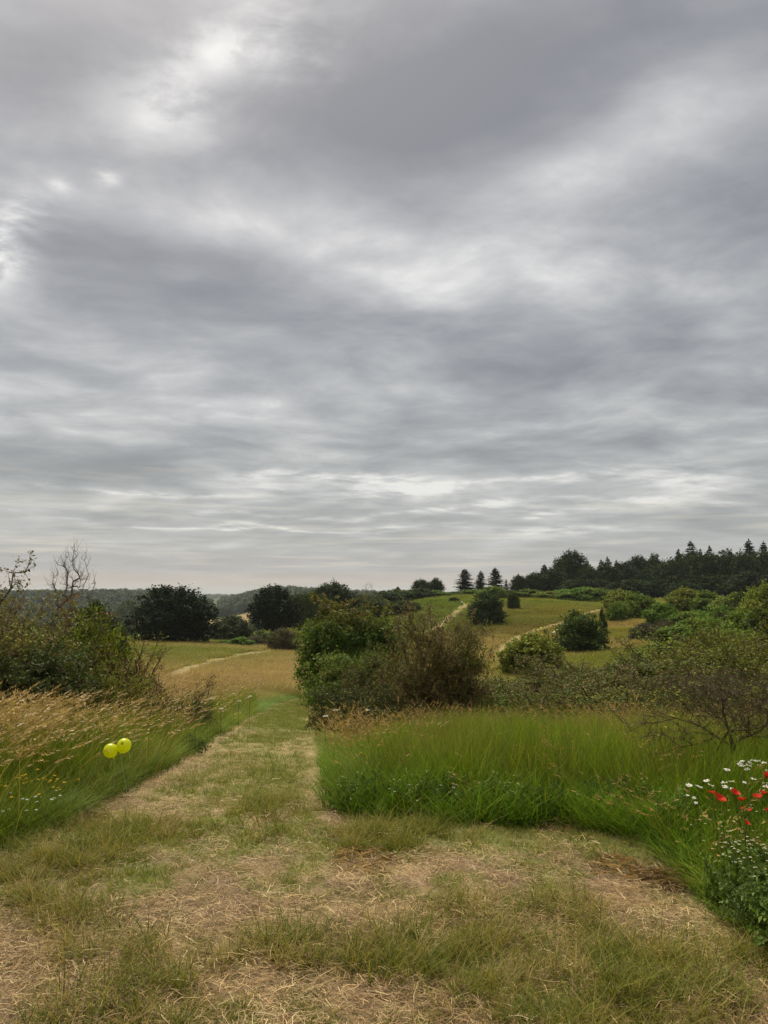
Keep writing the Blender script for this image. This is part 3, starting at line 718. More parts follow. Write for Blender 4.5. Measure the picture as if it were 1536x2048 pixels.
def make_fir(seed, h=12, w=5.0, pal=((.028, .042, .022), (.04, .055, .025)), bare=.12, sparse=0.0):
    """spruce or fir: straight stem, drooping whorls of needle sprays"""
    rng = RG(seed); P0, P1, R0, R1 = [[0, 0, -.2]], [[0, 0, h]], [h * .016], [.02]; LP, LA, LN, LL, LC = [], [], [], [], []
    z = h * bare
    while z < h * .985:
        t = (z / h - bare) / (1 - bare); reach = w * .5 * ((1 - t) ** .68 * (.75 + .25 * min(1, t * 5))) + .12
        for b in range(rng.randint(7, 11)):
            if rng.uniform() < sparse: continue
            a = rng.uniform(0, 2 * pi); L = reach * rng.uniform(.55, 1.18); d = np.array([cos(a), sin(a), 0]); rise = .25 * t - .12 + rng.normal(0, .08)
            zz = z + rng.uniform(-.15, .15) * h * .03; e = np.array([0, 0, zz]) + d * L + np.array([0, 0, rise * L])
            P0.append([0, 0, zz]); P1.append(list(e)); R0.append(.012 * h / 6); R1.append(.008)
            m = max(4, int(L / .22)); side = np.array([-sin(a), cos(a), 0])
            for s in range(m):
                q = (s + .6) / m; p = np.array([0, 0, zz]) + (e - np.array([0, 0, zz])) * q
                for sg in (-1, 1, 0):
                    LP.append(p + rng.normal(0, .05, 3)); LA.append(nrm(d * .7 + side * sg * .9 + np.array([0, 0, -.28]) + rng.normal(0, .2, 3))); LN.append(nrm(np.array([0, 0, 1.]) + rng.normal(0, .45, 3)))
                    LL.append((.34 + .34 * (1 - q)) * min(1, L / 1.2 + .35) * rng.uniform(.7, 1.2)); LC.append(np.array(pal[rng.randint(len(pal))]) * rng.uniform(.7, 1.3))
        z += h * rng.uniform(.022, .036)
    LP.append(np.array([0, 0, h - .3])); LA.append(np.array([0, 0, 1.])); LN.append(np.array([1., 0, 0])); LL.append(.7); LC.append(np.array(pal[0]))
    LL = np.array(LL); v, f, c = leaf_arrays(np.array(LP), np.array(LA), np.array(LN), LL, LL * .55, np.array(LC), .1)
    tv, tf = tube_arrays(P0, P1, R0, R1, 5)
    return new_mesh('wood', tv, None, tf, None, True), new_mesh('foliage', v, f, None, c), h + .3, w

def px_place(u, d, vtop, wpx, proto, name, label, cat, group=None, rz=0.0, mats=(M_BARK, M_FARLEAF), parts=('trunk', 'crown'), sink=.05, maxs=None):
    """stand a plant on the ground in photo column u at distance d, as high and wide as it shows there"""
    wood, leaf, h0, w0 = proto
    x = pdir(u, 1200)[0] * d; z = h1(x, d); ztop = EYE + pdir(u, vtop)[2] * d; h = max(ztop - z, .3)
    sz = h / h0; sx = wpx * d / FPX / w0
    if wpx <= 0: sx = sz
    root = empty(name, (x, d, z - sink), rz, (sx, sx, sz))
    if wood is not None: obj(parts[0], wood, mats[0], root)
    if leaf is not None: obj(parts[1], leaf, mats[1], root)
    tag(root, label, cat, group); return root

# palettes (albedo)
HAW = (((0.213, 0.218, 0.034), 3), ((0.137, 0.165, 0.027), 3), ((0.233, 0.152, 0.050), 3), ((0.178, 0.112, 0.050), 2), ((0.275, 0.284, 0.045), 1))
BROWN = (((0.1602, 0.1159, 0.0487), 4), ((0.2097, 0.1578, 0.0664), 3), ((0.1296, 0.1387, 0.0286), 2), ((0.1854, 0.1977, 0.0378), 1))
BRIGHT = (((0.220, 0.284, 0.034), 3), ((0.158, 0.218, 0.027), 3), ((0.275, 0.323, 0.050), 1))
HAZEL = (((0.0979, 0.1548, 0.0200), 4), ((0.1364, 0.2064, 0.0250), 2), ((0.0682, 0.1104, 0.0170), 2))
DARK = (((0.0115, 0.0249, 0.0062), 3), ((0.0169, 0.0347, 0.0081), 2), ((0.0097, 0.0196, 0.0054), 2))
MIDG = (((0.0697, 0.0986, 0.0187), 3), ((0.0935, 0.1232, 0.0213), 2), ((0.0527, 0.0731, 0.0170), 2))
GREENB = (((0.1284, 0.2035, 0.0255), 3), ((0.1656, 0.2442, 0.0298), 2), ((0.0902, 0.1463, 0.0213), 2))
YELG = (((0.185, 0.214, 0.028), 3), ((0.231, 0.244, 0.038), 2), ((0.131, 0.162, 0.025), 2))
WOOD = (((0.0418, 0.0670, 0.0207), 3), ((0.0598, 0.0879, 0.0247), 2), ((0.0331, 0.0524, 0.0168), 2))
GREYW = (((0.137, 0.172, 0.079), 2), ((0.103, 0.132, 0.056), 2))
OLIVEB = (((0.1686, 0.1611, 0.0304), 3), ((0.1343, 0.1187, 0.0360), 3), ((0.1882, 0.2025, 0.0304), 2), ((0.1147, 0.1399, 0.0216), 2))

def near_shrubs():
    T = ('stems', 'foliage'); MM = (M_TWIG, M_LEAF); G = 'thorn shrubs and bushes around the clearing'
    bush = lambda w, h, n=5, s=1: [(RG(s + i).normal(0, w * .2), RG(s + i + 9).normal(0, w * .15), h * RG(s + i + 5).uniform(.42, .66), w * RG(s + i + 2).uniform(.26, .36), w * RG(s + i + 3).uniform(.26, .36), h * RG(s + i + 4).uniform(.28, .38)) for i in range(n)] + [(0, 0, h * .32, w * .42, w * .40, h * .30)]
    # left group
    p = make_plant(1, [(-.2, 0, 1.25, 1.3, 1.2, .95), (.4, .2, .8, 1.2, 1.0, .75), (.55, 0, 1.7, .7, .6, .5), (.35, 0, 2.35, .35, .35, .25), (.5, 0, 2.75, .25, .25, .15)], 620, twigs=4, twig_len=.22, leaves=9, leaf=.055, pal=HAW, gap=.33, tip=(.17, .10, .05), sprigs=6, crook=.16)
    px_place(-55, 11.0, 1118, 360, p, 'hawthorn_shrub', 'tallest thorn shrub at the left edge, brownish shoots reaching into the sky', 'shrub', G, 0, MM, T)
    p = make_plant(2, bush(3, 2.2, 5, 30), 640, twigs=5, twig_len=.22, leaves=9, leaf=.055, pal=HAW + (((.085, .135, .022), 3),), gap=.26, tip=(.16, .11, .05), sprigs=8, crook=.15)
    px_place(90, 12.6, 1204, 290, p, 'hawthorn_shrub', 'dense olive and brown thorn shrub behind the leaning tan grass at left', 'shrub', G, .4, MM, T)
    p = make_plant(8, bush(3, 2.2, 6, 35), 680, twigs=5, twig_len=.24, leaves=9, leaf=.065, pal=HAW, gap=.24, tip=(.20, .13, .055), sprigs=10, crook=.15)
    px_place(45, 16.5, 1192, 290, p, 'hawthorn_shrub', 'broad olive thorn shrub further back at left, under the dead tree', 'shrub', G, 1.4, MM, T)
    p = make_plant(3, bush(2.2, 2.0, 4, 41), 300, twigs=4, twig_len=.22, leaves=9, leaf=.075, pal=BRIGHT + (((.08, .12, .02), 2),), gap=.36, crook=.12)
    px_place(190, 14.0, 1214, 150, p, 'green_shrub', 'bright green leafy shrub below the bare dead tree', 'shrub', G, 0, MM, T)
    p = make_plant(4, bush(2.0, 1.9, 5, 52), 230, twigs=4, twig_len=.24, leaves=5, leaf=.055, pal=HAW, gap=.42, sprigs=12, crook=.2, twig_r=.008)
    px_place(276, 13.2, 1264, 170, p, 'thorn_shrub', 'sparse twiggy thorn shrub with few leaves in front of the round dark tree', 'shrub', G, 0, MM, T)
    p = make_plant(5, bush(2.6, 1.3, 5, 63), 240, twigs=4, twig_len=.2, leaves=7, leaf=.05, pal=(((.07, .09, .03), 3), ((.10, .115, .03), 2), ((.12, .09, .04), 1)), gap=.35, sprigs=8, crook=.2, twig_r=.007)
    px_place(350, 14.2, 1338, 180, p, 'blackthorn_shrub', 'low dark spiky shrub at the left end of the tan meadow', 'shrub', G, 0, MM, T)
    p = make_plant(6, bush(2.4, 1.5, 5, 74), 420, twigs=5, twig_len=.2, leaves=8, leaf=.055, pal=(((.06, .085, .02), 3), ((.09, .12, .024), 2), ((.13, .11, .035), 1)), gap=.3, crook=.15)
    px_place(30, 10.6, 1292, 280, p, 'hawthorn_shrub', 'dark green lower shrub at the left edge just behind the tan grass', 'shrub', G, 0, MM, T)
    p = make_plant(7, bush(2.2, 1.5, 5, 78), 400, twigs=5, twig_len=.2, leaves=8, leaf=.055, pal=HAW, gap=.34, crook=.15, sprigs=5)
    px_place(190, 11.6, 1296, 230, p, 'hawthorn_shrub', 'olive rounded thorn shrub just behind the tan grass, below the bright green one', 'shrub', G, .7, MM, T)
    # centre group
    p = make_plant(10, [(-.6, 0, 2.6, 1.3, 1.3, 1.2), (.7, 0, 2.5, 1.3, 1.3, 1.15), (0, 0, 1.4, 1.9, 1.6, 1.2), (-1.0, 0, 1.7, 1.0, 1.0, 1.0), (1.2, .2, 1.8, .9, .9, 1.0), (-.7, 0, 3.3, .5, .5, .6)], 640, twigs=5, twig_len=.3, leaves=9, leaf=.105, width=.75, pal=HAZEL, gap=.36, gs=1.6, tip=(.20, .12, .045), sprigs=10)
    px_place(704, 30, 1196, 200, p, 'hazel_bush', 'big dark green leafy bush with reddish tips where the path turns', 'shrub', G, 0, MM, T)
    p = make_plant(11, bush(2.6, 1.9, 6, 91), 420, twigs=5, twig_len=.24, leaves=9, leaf=.08, pal=(((.14, .195, .032), 3), ((.10, .15, .026), 3), ((.19, .23, .05), 1)), gap=.38, gs=1.8, crook=.12)
    px_place(680, 24.5, 1302, 150, p, 'green_shrub', 'fresh light green shrub overhanging the far end of the path', 'shrub', G, 0, MM, T)
    p = make_plant(12, bush(2.4, 2.4, 6, 102), 460, twigs=4, twig_len=.22, leaves=9, leaf=.06, pal=(((.10, .13, .026), 3), ((.14, .155, .034), 2), ((.14, .10, .045), 2), ((.075, .10, .022), 2)), gap=.35, sprigs=5, crook=.15)
    px_place(762, 22, 1268, 170, p, 'hawthorn_shrub', 'olive green thorn shrub between the light green and the brown shrub', 'shrub', G, 0, MM, T)
    p = make_plant(13, [(-.35, 0, 1.7, .6, .7, .7), (-.9, 0, 1.15, .7, .8, .6), (.45, 0, 1.45, .65, .8, .7), (1.05, 0, 1.3, .5, .6, .55), (.1, .2, 1.0, 1.0, .9, .7), (0, 0, .6, 1.7, 1.3, .5)], 700, twigs=5, twig_len=.22, leaves=9, leaf=.058, pal=BROWN, gap=.33, sprigs=60, crook=.15, tip=(.15, .105, .065), twig_r=.0045, expo=.46)
    px_place(876, 15.6, 1212, 215, p, 'hawthorn_shrub', 'withered brown thorn shrub with upright shoots in the middle of the picture', 'shrub', G, 0, MM, T)
    p = make_plant(14, bush(2.6, 1.4, 6, 120), 300, twigs=4, twig_len=.2, leaves=9, leaf=.055, pal=(((.085, .105, .026), 3), ((.12, .125, .034), 2), ((.055, .07, .02), 2)), gap=.3, crook=.15)
    px_place(728, 15.0, 1362, 160, p, 'hawthorn_shrub', 'low dark thorn shrub at the foot of the olive one by the path', 'shrub', G, 0, MM, T)
    # right-hand thicket: a few kinds, each repeated
    kinds = [make_plant(20 + i, bush(3.2, 1.8, 7, 130 + 11 * i), 620, twigs=5, twig_len=.2, leaves=8, leaf=.062, pal=pl, gap=.3, sprigs=sp, crook=.19, twig_r=.008)
             for i, (pl, sp) in enumerate(((OLIVEB + (((.13, .17, .03), 6),), 10), (BROWN + (((.13, .14, .035), 6),), 14), (OLIVEB + (((.09, .14, .025), 8),), 6), (YELG + (((.13, .10, .04), 1),), 6)))]
    for k, u, d, vt, w, rz, lab in ((0, 985, 26, 1352, 150, 0, 'low olive thorn shrub right behind the withered brown shrub'), (1, 1080, 25.5, 1352, 190, 1.1, 'brownish low thorn shrub below the green bush in the tan gap'), (1, 1190, 25, 1318, 230, 2.2, 'broad grey brown thorn shrub in the middle of the right thicket'),
                                    (0, 1130, 31, 1322, 190, 2.9, 'olive thorn shrub at the back of the thicket below the round hill bush'), (2, 1310, 26, 1296, 240, .5, 'olive green thorn shrub with scattered bright leaves in the right thicket'), (0, 1400, 28, 1268, 230, 3.6, 'high olive thorn shrub at the back of the right thicket'),
                                    (3, 1505, 26, 1262, 200, 1.9, 'yellow green shrub at the right edge above the thorn thicket'), (2, 1250, 14.2, 1352, 210, 4.4, 'dark low thorn shrub right behind the bright green grass'), (1, 1370, 14.4, 1338, 220, 5.2, 'brown thorn shrub behind the bare leafless thorn'),
                                    (0, 1485, 14.0, 1325, 220, .9, 'brown green thorn shrub at the right edge behind the bare thorn'), (2, 1035, 14.2, 1368, 190, 5.9, 'low dark shrub behind the tan seed heads in the middle'), (1, 1150, 13.9, 1366, 190, 3.3, 'dark low brown shrub at the grass edge in the thicket'), (3, 1450, 34, 1240, 180, 2.0, 'bright yellow green shrub rising behind the thicket at right')):
        px_place(u, d, vt - 6, w * 1.28, kinds[k], 'thorn_shrub', lab, 'shrub', G, rz, MM, T)
near_shrubs()

def bare_thorn():
    """leafless thorn at the right: forked stem, flat zig-zag limbs, a few leaves left"""
    rng = RG(77)
    lob = [(-.45, 0, .62, .35, .3, .16), (.25, 0, .72, .55, .4, .2), (-.1, 0, .92, .6, .4, .14), (.55, 0, .85, .4, .35, .18), (.1, .1, .6, .35, .3, .12)]
    att = lobe_points(rng, lob, 330, 1.2, .25, 3)
    long_ = np.array([[-1.02, -.1, .74], [-.86, -.08, .73], [-.66, -.05, .80], [-.80, -.1, .28], [-.62, -.1, .42], [-.5, -.05, .56], [-.3, 0, .64], [-.75, .05, .62], [.62, -.1, .70], [.45, -.05, .72], [.7, 0, .52], [.5, 0, .62]]); att = np.concatenate([long_, att])
    bases = [np.array(p) for p in ((.05, 0, -.1), (.04, 0, .12), (.0, 0, .3), (-.01, 0, .46), (-.03, .0, .58))]
    N, par, ends = skeleton(rng, att, bases, .09, .12, .25); R = limb_radii(N, par, ends, .0013, .44)
    k = len(ends) * 6; P = np.repeat(N[ends], 6, 0); D = nrm(rng.normal(0, 1, (k, 3)) * [1, 1, .7]); L = rng.uniform(.05, .2, k)
    wood = limb_mesh('limbs', N, par, R, (P, P + D * L[:, None], np.full(k, .0017), np.full(k, .0009)), .009)
    stem = tube_arrays([(-.16, .12, -.1), (-.15, .11, .22), (-.10, .06, .42)], [(-.15, .11, .22), (-.10, .06, .42), (-.04, 0, .56)], [.013, .012, .010], [.012, .010, .009], 7)
    x = pdir(1468, 1500)[0] * 6.0; root = empty('bare_thorn', (x, 6.0, h1(x, 6.0) + .0), 0, (1.08, 1.08, 1.02))
    tag(root, 'nearly leafless spreading thorn behind the daisies and poppies', 'shrub')
    obj('limbs', wood, M_TWIG, root); obj('second_stem', new_mesh('second_stem', stem[0], None, stem[1], None, True), M_TWIG, root)
    pick = rng.choice(k, 90); LP = P[pick] + D[pick] * L[pick, None]
    v, f, c = leaf_arrays(LP, rng.normal(0, 1, (90, 3)), rng.normal(0, .5, (90, 3)) + [0, 0, 1], rng.uniform(.018, .04, 90), rng.uniform(.012, .025, 90), np.array([(.17, .18, .04)]) * rng.uniform(.7, 1.4, (90, 1)))
    obj('foliage', new_mesh('foliage', v, f, None, c), M_LEAF, root)
bare_thorn()

def mid_plants():
    B = lambda s, pal, **kw: make_plant(s, *([[(0, 0, 1.5, 1.5, 1.5, 1.25), (-.7, 0, 1.3, 1.0, 1.0, 1.0), (.8, 0, 1.25, 1.0, 1.0, 1.0), (.1, 0, 2.2, .9, .9, .7), (0, 0, .8, 1.6, 1.5, .75)], 420]), **{**dict(twigs=5, twig_len=.32, leaves=9, leaf=.15, width=.7, pal=pal, gap=.33, gs=1.4, twig_r=.008), **kw})
    green = [B(200, GREENB), B(201, YELG), B(202, MIDG), B(203, GREENB + (((.14, .12, .04), 1),)), B(204, (((.04, .06, .018), 3), ((.06, .085, .02), 2)))]
    brown = B(206, (((.10, .075, .042), 3), ((.12, .10, .035), 2), ((.08, .095, .03), 2)), leaf=.10); grey = B(207, (((.055, .06, .035), 3), ((.07, .065, .045), 2), ((.085, .085, .045), 1)), leaf=.10)
    T = ('stems', 'foliage'); MM = (M_TWIG, M_LEAF); G = 'bushes on the slope and hill'
    def put(p, u, d, vt, w, lab, rz=0.0, name='round_bush', g=G): return px_place(u, d, vt, w, p, name, lab, 'shrub', g, rz, MM, T)
    put(green[1], 1062, 47, 1268, 120, 'yellow green bush standing in the tan gap right of the brown shrub', .3)
    put(green[2], 1160, 70, 1224, 100, 'round dark green bush beside the children on the slope trail', 1.0)
    put(green[4], 974, 116, 1187, 70, 'dark rounded bush on the hill meadow right of the straight trail', 2.0)
    put(green[2], 1026, 138, 1183, 25, 'slim upright bush on the hill right of the dark rounded bush', .5)
    put(green[1], 1240, 128, 1180, 62, 'yellow green bush on the crest left of the pair', .9)
    put(green[0], 1272, 112, 1188, 78, 'green bush in the middle of the slope above the grey one', 2.2)
    put(green[3], 1232, 108, 1206, 44, 'small dull bush at the left foot of the slope bushes', 1.2)
    put(green[1], 1372, 128, 1177, 76, 'broad yellow green bush in front of the dark wood at right', 3.0); put(green[0], 1418, 118, 1184, 66, 'green bush with yellowish top right of the broad one before the wood', 4.0)
    put(grey, 1292, 78, 1246, 75, 'grey dark low bush on the slope at right', .2); put(brown, 1330, 74, 1240, 62, 'dead looking brown bush beside the grey one', 1.5)
    for i, (k, u, d, vt, w, lab) in enumerate(((0, 1385, 92, 1222, 90, 'leafy green bush on the slope below the two yellow green ones'), (3, 1440, 86, 1212, 90, 'green bush on the right slope under the dark wood'), (2, 1492, 96, 1186, 90, 'dark green bush high on the right slope by the wood'), (1, 1530, 80, 1172, 90, 'tall yellow green bush at the right edge below the wood'),
                                               (0, 1360, 66, 1250, 105, 'bright green bush right of the brown dead looking one'), (3, 1425, 62, 1238, 110, 'broad green bush in the middle of the right slope'), (0, 1490, 56, 1222, 120, 'wide green bush near the right edge on the slope'), (4, 1395, 52, 1268, 90, 'dark blue green bush sunk among the right slope bushes'),
                                               (1, 1340, 47, 1282, 110, 'yellow green low bush at the lower left of the slope bushes'), (3, 1470, 45, 1262, 140, 'dull green bush low on the right slope above the thicket'), (2, 1545, 50, 1205, 110, 'green bush cut by the right edge of the picture'), (0, 1300, 56, 1290, 70, 'small green bush at the edge of the tan gap on the slope'), (0, 1322, 100, 1206, 60, 'green bush between the middle slope bush and the broad yellow green one'), (1, 1465, 108, 1190, 80, 'yellow green bush in front of the wood near the right edge'), (0, 1400, 74, 1232, 90, 'light green bush among the crowded bushes of the right slope'), (1, 1510, 66, 1205, 100, 'bright bush near the right edge among the slope bushes'), (2, 1450, 72, 1224, 80, 'darker green bush among the crowded bushes of the right slope'))):
        put(green[k], u, d, vt, w, lab, i * 1.3)
    put(green[2], 1203, 96, 1216, 10, 'tiny upright bush on the slope meadow', 0); put(green[4], 1205, 90, 1234, 14, 'tiny dark bush in the grass below the upright tiny one', 0)
    # forked sapling by the children
    p = make_plant(210, [(-.7, 0, 1.6, .3, .3, .6), (.4, 0, 1.7, .3, .3, .7), (.1, 0, 1.0, .3, .3, .4)], 26, twigs=3, twig_len=.2, leaves=5, leaf=.12, pal=MIDG, gap=0, twig_r=.02, step=.3)
    put(p, 1103, 68, 1254, 28, 'small forked sapling left of the round dark green bush', 0, 'sapling', None)
    # valley edge, left of centre
    g2 = 'bushes along the far edge of the tan meadow'
    for k, u, d, vt, w, lab, nm in ((3, 568, 98, 1256, 60, 'brown tinged round bush at the far edge of the tan meadow', 'round_bush'), (0, 484, 104, 1274, 44, 'small rounded green bush at the far edge of the tan meadow', 'round_bush'), (0, 452, 106, 1280, 30, 'smallest green bush at the meadow edge by the round dark tree', 'round_bush'), (2, 530, 112, 1262, 60, 'dark leafy bush behind the small rounded ones', 'round_bush'), (0, 512, 108, 1272, 40, 'bright leafy bush between the small rounded and the brown tinged one', 'round_bush'), (4, 190, 55, 1208, 90, 'dark bush behind the dead snag at left', 'dark_bush'), (2, 235, 60, 1250, 60, 'green bush left of the round dark tree', 'round_bush')):
        put(brown if 'brown tinged' in lab else green[k], u, d, vt, w, lab, k * 1.1, nm, g2 if d > 90 else None)
    p = B(212, GREYW + (((.05, .07, .03), 3),), leaf=.16); put(p, 462, 122, 1232, 78, 'greyish willow bush between the two big dark trees', 0, 'willow_bush', None)
    # hedge on the crest
    for i, (k, u, d, vt, w) in enumerate(sorted(((4, 772, 172, 1188, 60), (2, 800, 178, 1184, 50), (4, 838, 182, 1182, 60), (0, 872, 184, 1186, 50), (2, 905, 186, 1188, 42), (0, 945, 190, 1184, 56), (0, 985, 176, 1178, 52), (2, 1010, 182, 1184, 46), (0, 1060, 180, 1184, 50), (1, 1095, 176, 1188, 44), (0, 1130, 178, 1184, 50), (0, 1165, 170, 1180, 60), (3, 1195, 166, 1182, 56), (0, 1140, 168, 1190, 40), (2, 735, 165, 1196, 60), (4, 755, 150, 1205, 60), (2, 812, 150, 1206, 46)), key=lambda q: q[1])):
        px_place(u, d, vt - 5, w * 1.3, green[k], 'hedge_shrub', ORD[i] + ' from the left of the rough green hedge shrubs along the hill crest', 'shrub', 'hedge shrubs along the hill crest', i * .9, MM, T)
    put(green[2], 908, 160, 1194, 20, 'tiny round bush on the crest left of the straight trail', 0, 'round_bush', None)
mid_plants()

def big_trees():
    TR_ = lambda s, pal, lobes=None, n=420, **kw: make_plant(s, lobes or [(0, 0, 6.2, 3.6, 3.6, 3.0), (-2.0, 0, 4.6, 2.6, 2.6, 2.3), (2.2, .5, 4.8, 2.6, 2.6, 2.4), (.4, -1.5, 4.2, 3.0, 2.6, 2.4), (0, 0, 8.2, 2.2, 2.2, 1.6), (-1.2, .8, 7.0, 2, 2, 1.8)], n, **{**dict(trunk=3.0, twigs=5, twig_len=.75, leaves=6, leaf=.34, width=.8, pal=pal, gap=.3, gs=.55, twig_r=.022, step=.9, patch=.35), **kw})
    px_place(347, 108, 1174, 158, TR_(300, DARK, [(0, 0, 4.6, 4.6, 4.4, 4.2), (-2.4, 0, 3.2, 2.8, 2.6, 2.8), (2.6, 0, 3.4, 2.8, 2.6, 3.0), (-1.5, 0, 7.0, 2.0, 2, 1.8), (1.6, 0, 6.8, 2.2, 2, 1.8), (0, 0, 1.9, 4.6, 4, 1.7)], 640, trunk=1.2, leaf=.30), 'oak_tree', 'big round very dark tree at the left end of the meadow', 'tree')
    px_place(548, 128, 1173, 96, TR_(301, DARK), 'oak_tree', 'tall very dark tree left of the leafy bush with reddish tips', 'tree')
    t2 = TR_(302, MIDG); t3 = TR_(303, WOOD); t4 = TR_(304, WOOD, [(0, 0, 5.5, 3.0, 3.0, 4.2), (-1.4, 0, 4.2, 2.2, 2, 3.2), (1.5, 0, 4.5, 2.2, 2, 3.2), (0, 0, 8.6, 1.6, 1.6, 2.2)]); t5 = TR_(305, (((.045, .062, .026), 2), ((.06, .08, .034), 2), ((.034, .048, .022), 2)))
    px_place(668, 172, 1165, 92, t3, 'broadleaf_tree', 'dark rounded tree rising behind the leafy bush with reddish tips', 'tree'); px_place(600, 150, 1188, 64, t2, 'broadleaf_tree', 'mid green tree right of the tall very dark tree', 'tree')
    px_place(628, 160, 1184, 60, t3, 'broadleaf_tree', 'dark tree between the mid green tree and the rounded one', 'tree', None, 2.0)
    px_place(722, 178, 1190, 60, t2, 'broadleaf_tree', 'low green tree right of the dark rounded tree, under the dead twigs', 'tree', None, 1.0)
    px_place(843, 205, 1159, 40, t3, 'broadleaf_tree', 'left one of the dark pair of broad trees on the crest', 'tree', None, .6); px_place(872, 208, 1156, 34, t4, 'broadleaf_tree', 'right one of the dark pair of broad trees on the crest', 'tree', None, 1.6)
    px_place(796, 200, 1174, 12, t5, 'broadleaf_tree', 'small thin tree left of the dark pair on the crest', 'tree'); px_place(778, 190, 1180, 14, t2, 'broadleaf_tree', 'tiny low tree at the left end of the crest hedge', 'tree')
    px_place(1038, 212, 1150, 36, t3, 'broadleaf_tree', 'dark stocky tree right of the three firs', 'tree', None, 2.2)
    px_place(258, 420, 1203, 62, TR_(306, GREYW, n=300, leaf=.5), 'willow_tree', 'pale grey willow far off in front of the wooded hill at left', 'tree')
    # firs
    f = [make_fir(320, 12, 6.2), make_fir(321, 12, 5.4), make_fir(322, 12, 5.0, sparse=.25), make_fir(323, 12, 4.2, sparse=.35)]
    fl = [(0, 930, 214, 1136, 40, 'leftmost and widest of the three firs standing apart on the crest'), (1, 962, 216, 1141, 28, 'middle fir, lowest of the three standing apart on the crest'), (0, 991, 214, 1134, 38, 'rightmost of the three firs standing apart on the crest'), (3, 1013, 220, 1157, 12, 'tiny fir right of the three firs'),
          (1, 1068, 224, 1143, 26, 'low fir at the left end of the wood'), (0, 1090, 226, 1127, 34, 'wide fir in front of the left end of the wood'), (3, 1111, 228, 1116, 20, 'fir against the left side of the tall round tree'), (2, 1178, 232, 1122, 24, 'fir close right of the tall round tree'), (3, 1204, 232, 1116, 18, 'thin fir, leftmost of the trio in the middle of the wood'), (2, 1217, 234, 1112, 26, 'tallest fir of the trio in the middle of the wood'), (1, 1235, 232, 1119, 22, 'right fir of the trio in the middle of the wood'), (2, 1256, 232, 1128, 20, 'low fir right of the trio in the wood'), (3, 1299, 236, 1117, 20, 'slim fir rising alone between the two groups of firs'),
          (2, 1361, 232, 1097, 34, 'leftmost fir of the high group above the wood'), (2, 1386, 236, 1079, 40, 'highest fir with open branches above the wood'), (1, 1405, 234, 1096, 24, 'fir close right of the highest fir'), (2, 1423, 232, 1090, 32, 'rightmost fir of the high group above the wood'), (3, 1450, 238, 1105, 12, 'thin dead topped fir standing alone above the wood'), (0, 1503, 232, 1077, 42, 'broad fir near the right edge above the wood'), (1, 1533, 234, 1081, 34, 'fir cut by the right edge above the wood'), (3, 1476, 236, 1112, 18, 'small fir left of the broad fir at the right edge')]
    for i, (k, u, d, vt, w, lab) in enumerate(fl): px_place(u, d, vt, w * 1.35, f[k], 'fir_tree', lab, 'fir', 'firs on the crest and in the wood', i * 1.1)
    px_place(1146, 222, 1104, 70, TR_(310, WOOD, n=460), 'broadleaf_tree', 'tall round dark tree at the left end of the wood', 'tree')
    wl = [(3, 1075, 216, 1160, 46), (4, 1108, 214, 1150, 50), (3, 1180, 216, 1148, 50), (4, 1215, 218, 1140, 50), (5, 1250, 222, 1140, 52), (5, 1278, 224, 1128, 46), (3, 1300, 216, 1150, 50), (4, 1312, 226, 1124, 40), (3, 1335, 214, 1138, 56), (4, 1362, 218, 1124, 58), (3, 1392, 212, 1120, 60), (3, 1425, 214, 1122, 60), (4, 1458, 216, 1116, 64), (3, 1490, 210, 1120, 62), (4, 1522, 212, 1118, 60), (3, 1560, 214, 1112, 60), (4, 1345, 200, 1160, 54), (3, 1440, 198, 1158, 60), (5, 1500, 186, 1152, 64), (4, 1400, 196, 1160, 60), (5, 1545, 180, 1160, 60), (3, 1270, 204, 1166, 56), (4, 1235, 200, 1172, 44), (3, 1150, 204, 1166, 50), (4, 1310, 200, 1170, 50), (3, 1370, 190, 1172, 50), (4, 1470, 190, 1168, 50), (3, 1195, 206, 1165, 46)]
    tt = {3: t3, 4: t4, 5: t5}; wl.sort(key=lambda q: q[1]); cnt = {0: 0, 1: 0}
    for i, (k, u, d, vt, w) in enumerate(wl):
        b = int(d >= 208); row = ('low front row', 'high back row')[b]; cnt[b] += 1
        px_place(u, d, vt - (14 if b else 8), w * 1.3, tt[k], 'broadleaf_tree', f'{ORD[cnt[b] - 1]} from the left in the {row} of broadleaf trees of the dark wood', 'tree', 'broadleaf trees of the wood on the right crest', i * 1.7)
    # dead trees
    p = make_plant(340, [(-.2, 0, 4.3, 1.0, .8, 1.0), (.5, 0, 4.6, 1.0, .8, 1.2), (-.9, 0, 4.0, .7, .5, .8), (.2, 0, 5.4, .5, .4, .8), (1.1, 0, 4.2, .5, .4, .6)], 120, trunk=2.6, twigs=3, twig_len=.42, twig_r=.009, bare=True, gap=0, step=.35, crook=.025, expo=.5, lean=.05, upright=.8)
    px_place(136, 42, 1091, 78, p, 'dead_tree', 'bare dead tree with fanned grey branches against the sky at left', 'tree', mats=(M_DEAD, None), parts=('branches', 'crown'))
    p = make_plant(341, [(.3, 0, 3.2, .5, .3, 1.0), (.9, 0, 2.4, .5, .3, .3)], 12, trunk=1.6, twigs=2, twig_len=.35, twig_r=.02, bare=True, gap=0, step=.4, crook=.1)
    px_place(176, 46, 1160, 34, p, 'dead_snag', 'thin broken dead snag right of the bare dead tree', 'tree', mats=(M_DEAD, None), parts=('branches', 'crown'))
    p = make_plant(342, [(0, 0, 5, .9, .5, 1.6), (-1.2, 0, 4.6, .5, .4, 1.2), (1.2, 0, 4.4, .5, .4, 1.0)], 40, trunk=2.0, twigs=2, twig_len=.5, twig_r=.014, bare=True, gap=0, step=.5)
